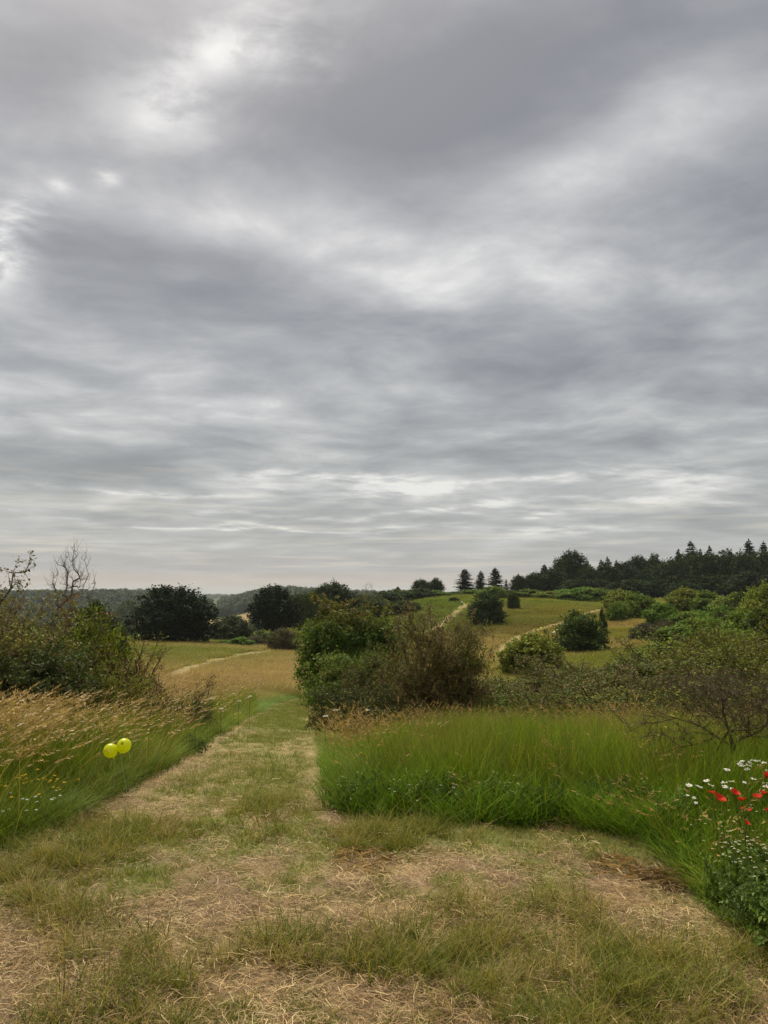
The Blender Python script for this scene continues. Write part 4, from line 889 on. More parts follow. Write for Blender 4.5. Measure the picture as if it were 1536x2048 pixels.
    px_place(738, 150, 1168, 36, p, 'dead_tree', 'faint leafless tree showing above the leafy bush with reddish tips', 'tree', mats=(M_DEAD, None), parts=('branches', 'crown'))
big_trees()

# ------------------------------------------------------------------ far woods, house
def far_woods():
    protos = []
    for i in range(6):
        rng = RG(400 + i); n = 420; lob = [(0, 0, 6.5, 3.6, 3.6, 3.8), (-1.6, 0, 5, 2.6, 2.6, 3.2), (1.7, .6, 5.2, 2.6, 2.6, 3.2), (0, 0, 3.4, 3.2, 3.2, 2.8)]
        P = lobe_points(rng, lob, n, 3.5); N = nrm(P - np.array([0, 0, 5.5]) + rng.normal(0, 1.6, (n, 3)) + [0, 0, 1.5]); A = rng.normal(0, 1, (n, 3)); A -= N * (A * N).sum(1, keepdims=True)
        L = rng.uniform(.9, 1.9, n); v, f, c = leaf_arrays(P - nrm(A) * L[:, None] * .5, A, N, L, L * .85, np.repeat(rng.uniform(.65, 1.3, (n, 1)), 3, 1), .12)
        tv, tf = tube_arrays([(0, 0, -1.)], [(0, 0, 5.)], [.25], [.15], 5); o = len(v)
        protos.append(new_mesh('forest_tree', np.concatenate([v, tv]), f, tf + o, np.concatenate([c, np.full((len(tv), 3), .8)])))
    coll = proto_collection('forest_trees', protos, M_WOOD)
    rng = RG(5); X, Y, S = [], [], []
    def band(u0, u1, d0, d1, n, s=1.0):
        u = rng.uniform(u0, u1, n); d = rng.uniform(d0, d1, n); X.append((u - CU) / FPX * d); Y.append(d); S.append(np.full(n, s))
    band(-420, 425, 735, 1120, 2300); band(440, 860, 815, 1120, 1700); band(-420, 200, 480, 735, 260, .8); band(300, 400, 560, 760, 120, .9)
    band(380, 470, 800, 900, 60, .7); band(-420, 900, 2700, 3300, 1400, 1.2); band(690, 860, 420, 800, 260, 1.0); band(480, 700, 420, 800, 330, 1.0); band(215, 330, 640, 740, 70, .9); band(195, 262, 452, 520, 26, .6); band(380, 440, 520, 640, 26, .6); band(860, 920, 700, 1000, 120, 1)
    band(700, 900, 1200, 1800, 300, 1)
    x, y, s = np.concatenate(X), np.concatenate(Y), np.concatenate(S); u = CU + FPX * x / y
    ok = ~((u > 418) & (u < 512) & (y > 425) & (y < 812)) ; x, y, s = x[ok], y[ok], s[ok]; n = len(x)
    nz = fbm(x * .01, y * .01, 99, 3)[:, None]
    tint = tint_mix(rng, n, [c3(.042, .068, .022), c3(.058, .088, .028), c3(.034, .054, .020), c3(.075, .10, .04)], [4, 3, 3, 1.2], .2) * (.8 + .5 * nz)
    sc = s * rng.uniform(.75, 1.35, n); far = smooth(1200, 2600, y); sc = np.stack([sc * (1 + far), sc * (1 + far), sc], 1)
    scatter('distant_forest', 'dark woods covering the far hills beyond the valley', xyz(x, y, -.5), rng.uniform(0, 2 * pi, n), sc, tint, rng.randint(0, 6, n), coll)
far_woods()

def house():
    x, y = pdir(221, 1200)[0] * 500, 500; z = h1(x, y); r = empty('farm_house', (x, y, z), .5)
    tag(r, 'small far house with a red tiled roof at the foot of the wooded hill', 'house')
    Mw = plain_mat('plaster', (.42, .36, .30)); Mr = plain_mat('roof_tiles', (.20, .075, .05), .8, .1, .25, 6); Mg = plain_mat('window_glass', (.03, .035, .04), .1, .5)
    ZH = 1185; top = EYE + pdir(221, 1226)[2] * 500 - z; top = max(top, 4.2); w, dp, e = 4.0, 3.0, top * .55
    V = [(-w, -dp, 0), (w, -dp, 0), (w, dp, 0), (-w, dp, 0), (-w, -dp, e), (w, -dp, e), (w, dp, e), (-w, dp, e), (-w, 0, top - .1), (w, 0, top - .1)]
    obj('wall', new_mesh('wall', V, [(4, 8, 7), (5, 6, 9)], [(0, 1, 5, 4), (1, 2, 6, 5), (2, 3, 7, 6), (3, 0, 4, 7)]), Mw, r)
    o = .4; k = (top - e) / dp
    V = [(-w - o, -dp - o, e - k * o), (w + o, -dp - o, e - k * o), (w + o, 0, top), (-w - o, 0, top), (-w - o, dp + o, e - k * o), (w + o, dp + o, e - k * o)]
    V += [(a, b, c + .18) for a, b, c in V]
    rf = obj('roof', new_mesh('roof', V, None, [(0, 1, 2, 3), (3, 2, 5, 4), (7, 6, 9, 8), (8, 9, 10, 11), (0, 6, 7, 1), (4, 5, 11, 10)]), Mr, r)
    bm = bmesh.new(); bmesh.ops.create_cube(bm, size=1); me = bpy.data.meshes.new('chimney'); bmesh.ops.scale(bm, vec=(.7, .7, 1.6), verts=bm.verts); bmesh.ops.translate(bm, vec=(2, 0, top + .4), verts=bm.verts); bm.to_mesh(me); obj('chimney', me, Mr, rf)
    for i in (-1, 1):
        V = [(i * 2 - .5, -dp - .03, e * .3), (i * 2 + .5, -dp - .03, e * .3), (i * 2 + .5, -dp - .03, e * .75), (i * 2 - .5, -dp - .03, e * .75)]; V += [(a, b + .06, c) for a, b, c in V]
        obj('window', new_mesh('window', V, None, [(0, 1, 2, 3), (4, 7, 6, 5), (0, 4, 5, 1), (2, 6, 7, 3), (1, 5, 6, 2), (0, 3, 7, 4)]), Mg, r)
house()
# ------------------------------------------------------------------ flowers and herbs by the path
M_RED = foliage_mat('poppy_petal', .35, 0); M_PETAL = foliage_mat('pale_petal', .25, 0); M_STEM = foliage_mat('stem', .2, 0)
def at_px(u, v, d):
    p = pdir(u, v); return np.array([p[0] * d, d, EYE + p[2] * d])
def stem_mesh(base, bend, r=.0022, rng=None):
    """stem from the ground up to the origin"""
    t = np.linspace(0, 1, 5)[:, None]; P = base * (1 - t) + bend * t * (1 - t); v, f = tube_arrays(P[:-1], P[1:], np.full(4, r * 1.2), np.full(4, r), 4)
    return new_mesh('stem', v, None, f, np.array([(.11, .14, .03)] * len(v)), True)

def petal_mesh(rng, L, W, cup, c, n=1, phase=0.0):
    """broad crumpled petal: a small grid bent up into a bowl"""
    V, F, C, o = [], [], [], 0
    for k in range(n):
        a = phase + 2 * pi * k / n + rng.normal(0, .08); d = np.array([cos(a), sin(a), 0]); s = np.array([-sin(a), cos(a), 0]); cu = cup + rng.normal(0, .15)
        for i in range(4):
            t = i / 3; wd = W * (.25, .8, 1.0, .72)[i]
            for j in (-1, 0, 1):
                V.append(d * L * t * cos(cu * .6) + s * wd * .5 * j + np.array([0, 0, L * (sin(cu) * t ** 1.4) + abs(j) * W * .10 + rng.normal(0, .03) * L * t])); C.append(np.array(c) * rng.uniform(.8, 1.2))
        for i in range(3):
            for j in (0, 1): b = o + i * 3 + j; F.append([b, b + 1, b + 4, b + 3])
        o += 12
    return new_mesh('petal', np.array(V), None, np.array(F), np.array(C), True)

def disc_mesh(name, r, h, c, k=9):
    V = [(0, 0, h)] + [(r * .7 * cos(2 * pi * i / k), r * .7 * sin(2 * pi * i / k), h * .8) for i in range(k)] + [(r * cos(2 * pi * i / k), r * sin(2 * pi * i / k), 0) for i in range(k)]
    F3 = [(0, 1 + i, 1 + (i + 1) % k) for i in range(k)]; F4 = [(1 + i, 1 + k + i, 1 + k + (i + 1) % k, 1 + (i + 1) % k) for i in range(k)]
    return new_mesh(name, V, F3, F4, np.array([c] * len(V)), True)

def flowers():
    rng = RG(500)
    pop = [(1423, 1585, 12, 'small poppy, leftmost and highest on the left of the poppies'), (1437, 1598, 23, 'largest poppy, wide open red bloom at the left of the poppies'), (1470, 1587, 18, 'poppy in the middle of the upper row, frayed red petals'), (1484, 1600, 16, 'deep red poppy just below the middle of the upper row'), (1516, 1594, 17, 'left bloom of the overlapping pair of poppies near the right edge'), (1526, 1586, 13, 'right bloom of the overlapping pair of poppies near the right edge'),
           (1532, 1553, 17, 'topmost orange red poppy at the right edge'), (1492, 1645, 12, 'lowest poppy, orange red, among the chamomile'), (1500, 1620, 9, 'small faded poppy above the lowest one'), (1486, 1616, 8, 'tiny red poppy left of the small faded one'), (1535, 1620, 10, 'small poppy cut by the right edge below the pair')]
    for u, v, s, lab in pop:
        d = 4.55 - (v - 1600) * .006; p = at_px(u, v + 2, d); R = s * d / FPX * .54; r = empty('poppy', p, rng.uniform(0, 6)); r.rotation_euler = (rng.normal(.1, .3), rng.normal(0, .3), rng.uniform(0, 6)); tag(r, lab, 'poppy', 'poppies at the right')
        z = h1(p[0], p[1]); R0 = r.rotation_euler.to_matrix().inverted(); b = np.array(R0 @ Vector((rng.normal(0, .04), rng.normal(0, .04), z - p[2] - .02)))
        obj('stem', stem_mesh(b, rng.normal(0, .05, 3)), M_STEM, r)
        c = (.62, .04, .016) if s > 10 else (.58, .08, .035)
        for k in range(4): obj('petal', petal_mesh(rng, R, R * 1.35, .75, c, 1, k * pi / 2 + .2), M_RED, r)
        obj('seed_head', disc_mesh('seed_head', R * .22, R * .3, (.03, .03, .015)), M_STEM, r)
    dz = [(1378, 1571), (1398, 1574), (1413, 1562), (1421, 1571), (1454, 1540), (1448, 1566), (1450, 1574), (1463, 1564), (1480, 1529), (1487, 1532), (1494, 1539), (1500, 1526), (1497, 1531), (1515, 1522), (1528, 1526), (1534, 1541), (1375, 1591), (1489, 1565), (1507, 1558), (1530, 1566), (1533, 1575), (1463, 1577), (1392, 1606), (1388, 1596), (1505, 1521), (1520, 1531), (1484, 1523)]
    dz.sort(); cnt = {}
    for u, v in dz:
        up = v < 1545; d = (5.3 if up else 4.85) + rng.uniform(-.15, .15); p = at_px(u, v, d); r = empty('daisy', p); r.rotation_euler = (rng.normal(.12, .2), rng.normal(0, .2), rng.uniform(0, 6))
        small = (u, v) in ((1463, 1577), (1489, 1565), (1375, 1591), (1392, 1606), (1388, 1596)); R = (.021 if not small else .012) * rng.uniform(.85, 1.1)
        key = ('of the big daisies in the upper cluster' if up else 'of the small daisies below the thorn' if small else 'of the white daisies in the lower row'); cnt[key] = cnt.get(key, 0) + 1
        tag(r, f'{ORD[cnt[key] - 1]} from the left {key}', 'daisy', 'white daisies: ' + ('upper cluster' if up else 'lower row small' if small else 'lower row'))
        z = h1(p[0], p[1]); R0 = r.rotation_euler.to_matrix().inverted(); b = np.array(R0 @ Vector((rng.normal(0, .04), rng.normal(0, .04), z - p[2] - .02)))
        obj('stem', stem_mesh(b, rng.normal(0, .04, 3), .0016), M_STEM, r); obj('petals', petal_mesh(rng, R, R * .42, .12, (.78, .78, .76), 13), M_PETAL, r); o = obj('disc', disc_mesh('disc', R * .36, R * .16, (.62, .36, .02)), M_PETAL, r)
        o.location.z = .001
    cl = [(1085, 1585), (1040, 1612), (1046, 1619), (1076, 1624), (1197, 1588), (1272, 1626), (1220, 1630), (814, 1492)]
    for i, (u, v) in enumerate(sorted(cl, key=lambda q: (q[1] < 1550, q[0]))):
        d = 6.2 if v > 1550 else 10.5; p = at_px(u, v, d); r = empty('clover_flower', p); R = .016 if d < 8 else .02
        tag(r, f'{ORD[i]} from the left of the purple clover blooms fronting the tall grass' if v > 1550 else 'single purple bloom in the tall grass by the path', 'clover', 'purple clover blooms in the tall grass' if v > 1550 else None)
        n = 40; D = nrm(rng.normal(size=(n, 3)) + [0, 0, .4]); vv, f, c = leaf_arrays(D * R * .2, D, rng.normal(size=(n, 3)), np.full(n, R), np.full(n, R * .4), np.array([(.33, .05, .22)]) * rng.uniform(.6, 1.4, (n, 1)))
        obj('bloom', new_mesh('bloom', vv, f, None, c), M_PETAL, r); obj('stem', stem_mesh(np.array([0, .02, h1(p[0], p[1]) - p[2]]), rng.normal(0, .03, 3), .0015), M_STEM, r)
    um = [(425, 1397, 15.5), (478, 1403, 14.5), (468, 1388, 17), (442, 1418, 13), (500, 1393, 16), (671, 1421, 12), (651, 1433, 11), (735, 1421, 12)]
    nu = [0, 0]
    for u, v, d in sorted(um):
        nu[u > 600] += 1
        p = at_px(u, v, d); r = empty('cow_parsley', p); tag(r, f'{ORD[nu[u > 600] - 1]} from the left of the white umbels in grass ' + ('left' if u < 600 else 'right') + ' of the path', 'umbel', 'white umbels ' + ('left' if u < 600 else 'right') + ' of the path')
        n = 90; a = rng.uniform(0, 2 * pi, n); q = .036 * np.sqrt(rng.uniform(0, 1, n)); P = np.stack([q * np.cos(a), q * np.sin(a), .012 - q * .2 + rng.normal(0, .003, n)], 1); A = rng.normal(0, 1, (n, 3)) * [1, 1, .2]
        vv, f, c = leaf_arrays(P, A, rng.normal(0, .3, (n, 3)) + [0, 0, 1], np.full(n, .016), np.full(n, .014), np.array([(.62, .62, .52)]) * rng.uniform(.8, 1.2, (n, 1))); obj('umbel', new_mesh('umbel', vv, f, None, c), M_PETAL, r)
        obj('stem', stem_mesh(np.array([0, .02, h1(p[0], p[1]) - p[2]]), rng.normal(0, .03, 3), .003), M_STEM, r)
    sp = [(1075, 1528, 8.2, .12, 'pale flower spike standing out of the green grass at right'), (957, 1505, 9.0, .1, 'pale flower spike in the middle of the green grass'), (722, 1522, 8.5, .12, 'pale flower spike in the grass right of the path'), (683, 1578, 6.9, .08, 'small pale flower spike at the grass corner by the path'), (764, 1556, 7.0, .09, 'pale flower spike near the front left of the green grass'), (1143, 1600, 6.0, .14, 'dry pale flower stalk above the heap of dead stalks')]
    for u, v, d, L, lab in sp:
        p = at_px(u, v, d); r = empty('flower_spike', p); tag(r, lab, 'wildflower', 'pale flower spikes in the tall grass'); n = 150; t = rng.uniform(0, 1, n)
        off = rng.normal(0, .014, (n, 3)) * (1.3 - t)[:, None]; br = np.round(t * 6) / 6; P = np.stack([np.sin(br * 30) * .03 * (1 - t), np.cos(br * 30) * .02 * (1 - t), (t - .5) * L], 1) + off
        vv, f, c = leaf_arrays(P, rng.normal(0, 1, (n, 3)), rng.normal(0, 1, (n, 3)), np.full(n, .011), np.full(n, .009), np.array([(.42, .44, .24)]) * rng.uniform(.7, 1.3, (n, 1)))
        obj('blooms', new_mesh('blooms', vv, f, None, c), M_PETAL, r); obj('stem', stem_mesh(np.array([.02, .02, h1(p[0], p[1]) - p[2]]), rng.normal(0, .04, 3), .002), M_STEM, r)
    # drifts of tiny blooms, too many and too small to count
    def tiny(name, label, spots, pet, cen, R, hh, seed):
        rr = RG(seed); pr = []
        for i in range(3):
            n = 8; a = np.arange(n) * 2 * pi / n; D = np.stack([np.cos(a), np.sin(a), np.full(n, -.15)], 1); v, f, c = leaf_arrays(D * R * .25, D, np.tile([0, 0, 1.], (n, 1)), np.full(n, R), np.full(n, R * .6), np.array([pet] * n)); v[:, 2] += hh
            k = 6; b = len(v); dv = [(0, 0, hh + R * .45)] + [(R * .4 * cos(2 * pi * j / k), R * .4 * sin(2 * pi * j / k), hh + .001) for j in range(k)]
            f = np.concatenate([f, np.array([(b, b + 1 + j, b + 1 + (j + 1) % k) for j in range(k)])]); v = np.concatenate([v, dv]); c = np.concatenate([c, [cen] * len(dv)])
            tv, tf = tube_arrays([(.02, .01 * i, 0)], [(0, 0, hh)], [.0013], [.001], 3); o = len(v)
            pr.append(new_mesh('tiny_bloom', np.concatenate([v, tv]), f, tf + o, np.concatenate([c, [(.12, .15, .03)] * len(tv)])))
        P = []
        for u, v, d, su, sd, n in spots:
            q = at_px(u, v, d); P.append(np.stack([q[0] + rr.normal(0, su, n), d + rr.normal(0, sd, n)], 1))
        P = np.concatenate(P); P = P[~inside(P[:, 0], P[:, 1], MOWN)]; n = len(P); sc = rr.uniform(.75, 1.1, n)
        scatter(name, label, xyz(P[:, 0], P[:, 1]), rr.uniform(0, 6, n), sc, np.ones((n, 3)), rr.randint(0, 3, n), proto_collection(name + '_heads', pr, M_GRASS), rr.normal(0, .15, (n, 2)))
    tiny('chamomile', 'drift of tiny white and yellow chamomile below the poppies', [(1460, 1700, 4.2, .18, .12, 70), (1500, 1690, 4.2, .12, .12, 60), (1395, 1690, 4.4, .10, .12, 45), (1430, 1740, 4.0, .12, .1, 35), (1530, 1770, 3.9, .1, .12, 26), (1390, 1720, 4.3, .2, .2, 30), (1350, 1690, 4.7, .2, .2, 26), (1440, 1650, 4.6, .3, .2, 40)], (.60, .60, .48), (.55, .42, .04), .0065, .30, 1)
    tiny('yellow_flowers', 'sprinkle of tiny yellow flowers in the grass at the left edge', [(45, 1660, 6.1, .14, .12, 46), (75, 1700, 5.6, .1, .1, 8), (870, 1560, 9, .8, .8, 12)], (.62, .38, .015), (.5, .3, .01), .012, .26, 2)
    tiny('white_flowers', 'few tiny white flowers low in the tall grass', [(110, 1670, 5.7, .35, .15, 22), (30, 1690, 5.6, .2, .1, 8), (830, 1650, 5.9, .15, .1, 14), (1230, 1600, 6.4, .5, .3, 12), (1060, 1620, 6.2, .6, .2, 8)], (.7, .7, .66), (.6, .6, .4), .011, .20, 3)
flowers()

def herbs():
    """leafy plants one can tell apart at the foot of the tall growth"""
    T = ('stems', 'leaves'); MM = (M_STEM_P, M_LEAF)
    pl = lambda s, pal, leaf=.045, n=46, w=.2, h=.34: make_plant(s, [(0, 0, h * .6, w, w, h * .42), (0, 0, h * .3, w * 1.1, w * 1.1, h * .3)], n, twigs=3, twig_len=.06, leaves=6, leaf=leaf, pal=pal, gap=0, twig_r=.0016, step=.06, crook=.08)
    LUSH = (((.13, .20, .035), 3), ((.17, .24, .045), 2), ((.10, .16, .03), 2)); BLUE = (((.12, .17, .05), 3), ((.16, .21, .06), 2))
    k = [pl(600, LUSH, .06), pl(601, BLUE, .035, 60), pl(602, LUSH, .04, 60)]
    for i, (q, u, d, vt, w, lab) in enumerate(((0, 1500, 3.95, 1700, 110, 'broad leafy plant at the right edge below the poppies'), (1, 1455, 3.85, 1740, 90, 'bluish green leafy plant at the mown edge at right'), (2, 1530, 3.65, 1745, 110, 'bushy green plant in the lower right corner of the flower bank'), (0, 1470, 4.15, 1690, 90, 'leafy green plant in front of the chamomile'), (1, 1515, 3.75, 1775, 90, 'low bluish plant with pale leaves at the right edge'),
                                              (2, 1425, 4.05, 1745, 70, 'small bushy plant at the left foot of the flower bank'), (0, 1560, 3.55, 1770, 120, 'leafy plant cut by the right edge at the bank foot'), (2, 1540, 3.9, 1705, 90, 'upright green plant at the right edge among the weeds'))):
        px_place(u, d, vt + 28, w, k[q], 'leafy_weed', lab, 'weed', 'leafy weeds of the flower bank at right', i * 1.2, MM, T, .01)
    BED = (((.055, .095, .022), 3), ((.075, .12, .026), 2)); b = [pl(610, BED, .03, 90, .3, .45), pl(611, LUSH, .035, 80, .26, .4)]
    for i, (q, u, d, vt, w, lab) in enumerate(((0, 915, 6.0, 1553, 110, 'dark soft herb clump in the middle of the front grass edge'), (1, 820, 6.0, 1580, 90, 'green herb with tiny white blooms left of the dark clump'), (0, 735, 6.1, 1575, 80, 'dark herb near the left corner of the tall grass'), (1, 1020, 5.9, 1590, 90, 'green leafy herb right of the dark soft clump'), (1, 1330, 5.3, 1600, 80, 'green herb between the clover and the chamomile'), (0, 1200, 5.8, 1600, 90, 'dark herb behind the heap of dead stalks'), (1, 1290, 5.6, 1610, 70, 'leafy green herb left of the chamomile'),
                                              (0, 870, 5.9, 1572, 90, 'dark leafy herb just left of the dark soft clump'), (1, 960, 6.1, 1566, 90, 'pale green herb just right of the dark soft clump'), (0, 1085, 5.8, 1590, 80, 'dark herb among the clover blooms at the grass front'), (1, 700, 6.0, 1590, 70, 'leafy herb at the very corner of the tall grass by the path'), (0, 1255, 5.7, 1602, 70, 'dark herb at the right end of the front grass edge'), (0, 395, 10.6, 1468, 60, 'dark green nettle clump on the left edge of the path'), (0, 635, 15, 1405, 40, 'dark herb clump at the right edge of the far path'), (0, 660, 17.5, 1398, 50, 'dark weeds below the light green shrub'))):
        px_place(u, d, vt, w, b[q], 'herb_clump', lab, 'herb', 'herb clumps along the grass edges', i * 1.7, MM, T, .01)
    # heaps of dead stalks and hay on the mown ground
    for i, (u, v, s, dark, lab) in enumerate(((1140, 1650, .26, .6, 'brown heap of dead stalks at the edge of the green grass'), (1235, 1742, .16, 1.0, 'pale tuft of hay on the mown ground at right'), (1372, 1762, .20, .95, 'brown heap of hay by the flower bank'), (1310, 1765, .13, .8, 'flat wisp of hay left of the brown heap'), (730, 1728, .2, 1.0, 'flat pale wisp of hay in the middle of the clearing'), (180, 1650, .12, .5, 'dark dead tuft at the left edge of the clearing'))):
        p = hit(u, v); rng = RG(700 + i); n = 90; a = rng.uniform(0, 2 * pi, n); q = s * np.sqrt(rng.uniform(0, 1, n)); P = np.stack([q * np.cos(a), q * np.sin(a), .07 * (1 - (q / s) ** 2) * rng.uniform(0, 1, n) + .005], 1)
        D = nrm(rng.normal(0, 1, (n, 3)) * [1, 1, .28]); L = rng.uniform(.08, .24, n); vv, f, c = leaf_arrays(P - D * L[:, None] * .5 + [0, 0, .02], D, rng.normal(0, .4, (n, 3)) + [0, 0, 1], L, rng.uniform(.004, .008, n), np.array([(.42, .29, .15)]) * dark * rng.uniform(.5, 1.4, (n, 1)))
        o = obj('hay_heap', new_mesh('hay_heap', vv, f, None, c), M_STEM, None, (p[0], p[1], h1(p[0], p[1]))); tag(o, lab, 'hay', 'heaps of hay and dead stalks')
M_STEM_P = plain_mat('green_stem', (.11, .13, .035), .7, .1)
herbs()

# ------------------------------------------------------------------ balloons
def balloon_mat():
    m, t, out = new_mat('yellow_rubber'); p = principled(t, (.68, .71, .012), .28, .5); tr = t.node('ShaderNodeBsdfTranslucent'); tr.inputs[0].default_value = (.90, .92, .01, 1)
    mx = t.node('ShaderNodeMixShader'); mx.inputs[0].default_value = .5; t.l.new(p.outputs[0], mx.inputs[1]); t.l.new(tr.outputs[0], mx.inputs[2]); t.l.new(mx.outputs[0], out.inputs[0]); return m
M_BALL = balloon_mat(); M_INK = plain_mat('dark_print', (.10, .11, .02), .5); M_STRING = plain_mat('string', (.5, .48, .4), .8)
def balloon(p, R, axis, label, mark=None, group=None, string=True, cat='balloon'):
    r = empty('balloon', p); r.rotation_euler = Vector(axis).to_track_quat('Z', 'Y').to_euler(); n, k = 18, 24; V = []; tag(r, label, cat, group)
    for i in range(n + 1):
        th = pi * i / n; q = R * sin(th); z = R * cos(th)
        if z < 0: q *= 1 - .10 * (z / R) ** 2; z *= 1.08
        V += [(q * cos(2 * pi * j / k), q * sin(2 * pi * j / k), z) for j in range(k)]
    F = [(i * k + j, (i + 1) * k + j, (i + 1) * k + (j + 1) % k, i * k + (j + 1) % k) for i in range(n) for j in range(k)]
    obj('skin', new_mesh('skin', V, None, F, None, True), M_BALL, r)
    v, f = tube_arrays([(0, 0, -R * 1.03), (0, 0, -R * 1.15)], [(0, 0, -R * 1.15), (0, 0, -R * 1.24)], [R * .13, R * .06], [R * .06, R * .14], 8); obj('knot', new_mesh('knot', v, None, f, None, True), M_BALL, r)
    if mark is not None:                                     # faint print on the side facing the clearing
        inv = r.rotation_euler.to_matrix().inverted()
        for (mx, mz, w, h) in mark:
            c = []
            for sx, sz in [(-1 + 2 * i / 6, s) for i in range(7) for s in (-1, 1)]:
                a = np.array([mx + sx * w, 0, mz + sz * h]); yy = math.sqrt(max(1 - a[0] ** 2 - a[2] ** 2, 0)); c.append(tuple(inv @ (Vector((a[0], -yy, a[2])) * R * 1.012)))
            obj('print', new_mesh('print', c, None, [(2 * i, 2 * i + 1, 2 * i + 3, 2 * i + 2) for i in range(6)]), M_INK, r)
    if string:
        inv = r.rotation_euler.to_matrix().inverted(); e = np.array(inv @ Vector((.03, .05, h1(p[0], p[1]) - p[2]))); s = np.array([0, 0, -R * 1.2]); t = np.linspace(0, 1, 6)[:, None]; P = s * (1 - t) + e * t
        v, f = tube_arrays(P[:-1], P[1:], np.full(5, .0012), np.full(5, .0012), 4); obj('string', new_mesh('string', v, None, f, None, True), M_STRING, r)
    return r
D1 = 6.6
balloon(at_px(221, 1501, D1), 13.6 * D1 / FPX, (-.5, .1, .85), 'left one of the two yellow balloons in the grass, a bit lower', [(-.12, -.12, .03, .28)], 'yellow balloons in the grass by the path')
balloon(at_px(248, 1491, D1), 13.8 * D1 / FPX, (.35, .15, .9), 'right one of the two yellow balloons in the grass, faint dark print', [(.0, .48, .20, .06), (.02, .32, .16, .04), (.02, .60, .10, .03)], 'yellow balloons in the grass by the path')

# ------------------------------------------------------------------ people far up the slope
def person_mat(name, zones):
    """clothing by height along the figure"""
    m, t, out = new_mat(name); c = attr(t, 'col'); t.l.new(principled(t, c, .8, .1).outputs[0], out.inputs[0]); return m
M_PERSON = person_mat('clothing_and_skin', None)
def person(p, joints, edges, radii, cols, label, rz=0.0, scale=1.0):
    """a body grown as one skin over its joints"""
    me = bpy.data.meshes.new('person'); me.from_pydata(joints, edges, []); o = bpy.data.objects.new('person_rig', me); col.objects.link(o)
    sk = o.modifiers.new('skin', 'SKIN'); sd = o.modifiers.new('round', 'SUBSURF'); sd.levels = sd.render_levels = 2
    lay = me.skin_vertices[0].data if me.skin_vertices else None
    if lay is None:
        me.attributes; bm = bmesh.new(); bm.from_mesh(me); bm.verts.layers.skin.verify(); bm.to_mesh(me); bm.free(); lay = me.skin_vertices[0].data
    for i, r in enumerate(radii): lay[i].radius = (r, r); lay[i].use_root = (i == 0)
    dg = bpy.context.evaluated_depsgraph_get(); m2 = bpy.data.meshes.new_from_object(o.evaluated_get(dg)); bpy.data.objects.remove(o)
    V = np.zeros(len(m2.vertices) * 3); m2.vertices.foreach_get('co', V); V = V.reshape(-1, 3); J = np.array(joints)
    A = np.array([J[a] for a, b in edges]); B = np.array([J[b] for a, b in edges]); t = np.clip(((V[:, None] - A) * (B - A)).sum(-1) / ((B - A) ** 2).sum(-1), 0, 1); dd = np.linalg.norm(V[:, None] - (A + (B - A) * t[..., None]), axis=-1)
    e = np.argmin(dd, 1); cc = np.ones((len(V), 4), np.float32); cc[:, :3] = np.array(cols)[e]
    a = m2.color_attributes.new('col', 'FLOAT_COLOR', 'POINT'); a.data.foreach_set('color', cc.ravel())
    for pl in m2.polygons: pl.use_smooth = True
    b = obj('person', m2, M_PERSON); b.location = p; b.rotation_euler = (0, 0, rz); b.scale = (scale,) * 3; tag(b, label, 'person', 'people on the far trails'); return b
SKIN = (.45, .27, .19); HAIR = (.02, .014, .01)
def figure(bend, crouch):
    """pelvis, spine, neck, head, arms and legs of a child; bend leans it forward (+x)"""
    hip = np.array([0, 0, .58 - .26 * crouch]); up = np.array([sin(bend), 0, cos(bend)]); ch = hip + up * .27; nk = hip + up * .36; hd = nk + np.array([sin(bend * .6), 0, cos(bend * .6)]) * .13; tp = hd + np.array([sin(bend * .6), 0, cos(bend * .6)]) * .07
    J = [hip, hip + up * .14, ch, nk, hd, tp]; E = [(0, 1), (1, 2), (2, 3), (3, 4), (4, 5)]; R = [.085, .08, .09, .04, .085, .06]
    for s in (-1, 1):
        i = len(J); sh = ch + np.array([0, s * .12, .03]); el = sh + np.array([.10 + .1 * sin(bend), s * .04, -.17]); ha = el + np.array([.13, -s * .02, -.08]); fi = ha + np.array([.05, 0, -.03])
        J += [sh, el, ha, fi]; E += [(2, i), (i, i + 1), (i + 1, i + 2), (i + 2, i + 3)]; R += [.045, .036, .026, .02]
        i = len(J); hp = hip + np.array([0, s * .07, -.04]); kn = np.array([.04 + .20 * crouch, s * .08, .30 - .04 * crouch]); an = np.array([-.02, s * .08, .06]); ft = np.array([.10, s * .08, .035])
        J += [hp, kn, an, ft]; E += [(0, i), (i, i + 1), (i + 1, i + 2), (i + 2, i + 3)]; R += [.07, .05, .033, .03]
    return [tuple(map(float, j)) for j in J], E, R
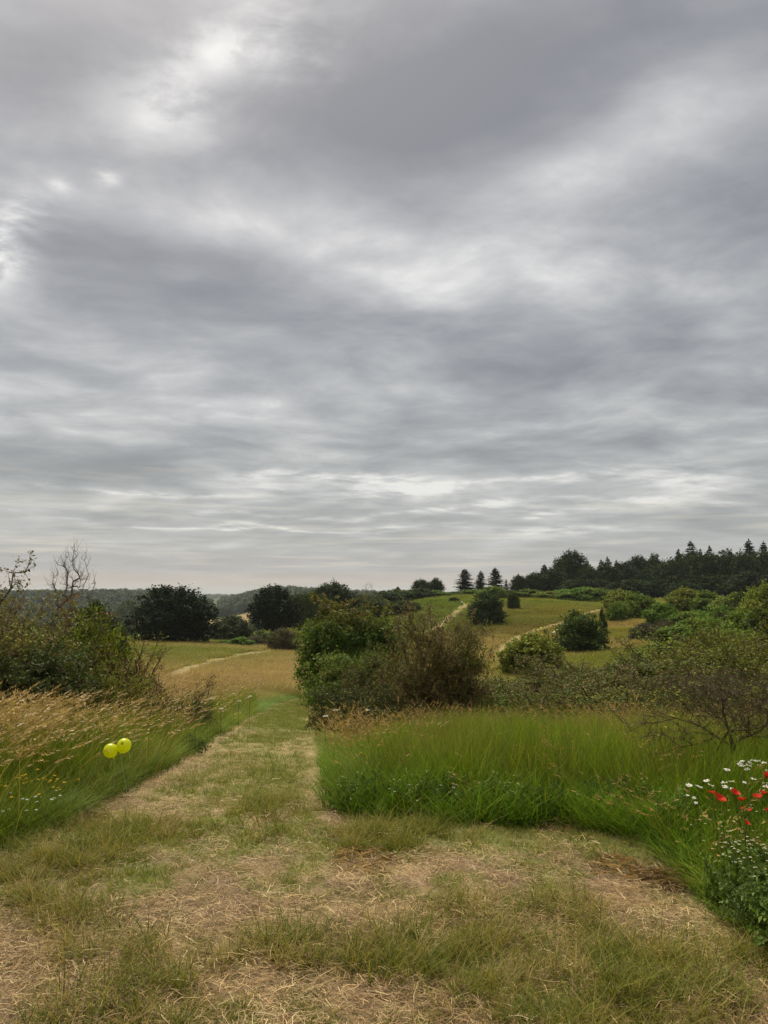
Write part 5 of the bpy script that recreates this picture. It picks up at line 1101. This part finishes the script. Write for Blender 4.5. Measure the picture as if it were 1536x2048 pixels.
def dress(E, top, legs, shoe=(.05, .05, .06), hair=HAIR):
    out = []
    for k, (a, b) in enumerate(E): out.append(top if k < 3 else SKIN if k == 3 else hair if k == 4 else None)
    for s in range(2): base = 5 + s * 8; out[base:base + 8] = [top, top, SKIN, SKIN, legs, legs, legs, shoe]
    return out
def people():
    J, E, R = figure(.75, .45); p = hit(1092, 1267)
    person((p[0], p[1], h1(*p)), J, E, R, dress(E, (.62, .58, .05), (.36, .34, .48)), 'stooping child in a yellow top and pale trousers on the slope trail', 2.6, .95)
    J, E, R = figure(1.05, .5); q = hit(1106, 1273)
    person((q[0], q[1], h1(*q)), J, E, R, dress(E, (.74, .74, .74), (.08, .09, .12)), 'child bent over in a white top behind the forked sapling', .3, .95)
    J, E, R = figure(.12, 0.0); s = hit(924, 1213)
    person((s[0], s[1], h1(*s)), J, E, R, dress(E, (.74, .74, .72), (.10, .11, .15)), 'small far person in a white top at the head of the hill trail', 1.5, 1.1)
    for (u, v, g, rr, lab) in ((1082, 1256, p, .13, 'tiny yellow balloon left of the stooping child on the slope'), (1115, 1261, q, .17, 'yellow balloon between the children and the round dark bush'), (928, 1207, s, .15, 'tiny yellow balloon at the head of the hill trail')):
        balloon(at_px(u, v, g[1] + .3), rr, (.2, 0, 1), lab, None, 'yellow balloons on the far trails')
people()

# ------------------------------------------------------------------ thin haze over the valley
def haze():
    X0, X1, Y0, Y1, Z0, Z1 = -6200, 6200, -6200, 6200, -48, 34
    V = [(X0, Y0, Z0), (X1, Y0, Z0), (X1, Y1, Z0), (X0, Y1, Z0), (X0, Y0, Z1), (X1, Y0, Z1), (X1, Y1, Z1), (X0, Y1, Z1)]
    m, t, out = new_mat('thin_haze'); v = t.node('ShaderNodeVolumePrincipled'); v.inputs['Color'].default_value = (.86, .90, .95, 1); v.inputs['Density'].default_value = HAZE; v.inputs['Anisotropy'].default_value = 0.0; t.l.new(v.outputs[0], out.inputs['Volume'])
    o = obj('haze', new_mesh('haze', V, None, [(3, 2, 1, 0), (4, 5, 6, 7), (0, 1, 5, 4), (1, 2, 6, 5), (2, 3, 7, 6), (3, 0, 4, 7)]), m); tag(o, 'thin pale haze over the valley and far hills', kind='stuff')
HAZE = .00010
haze()
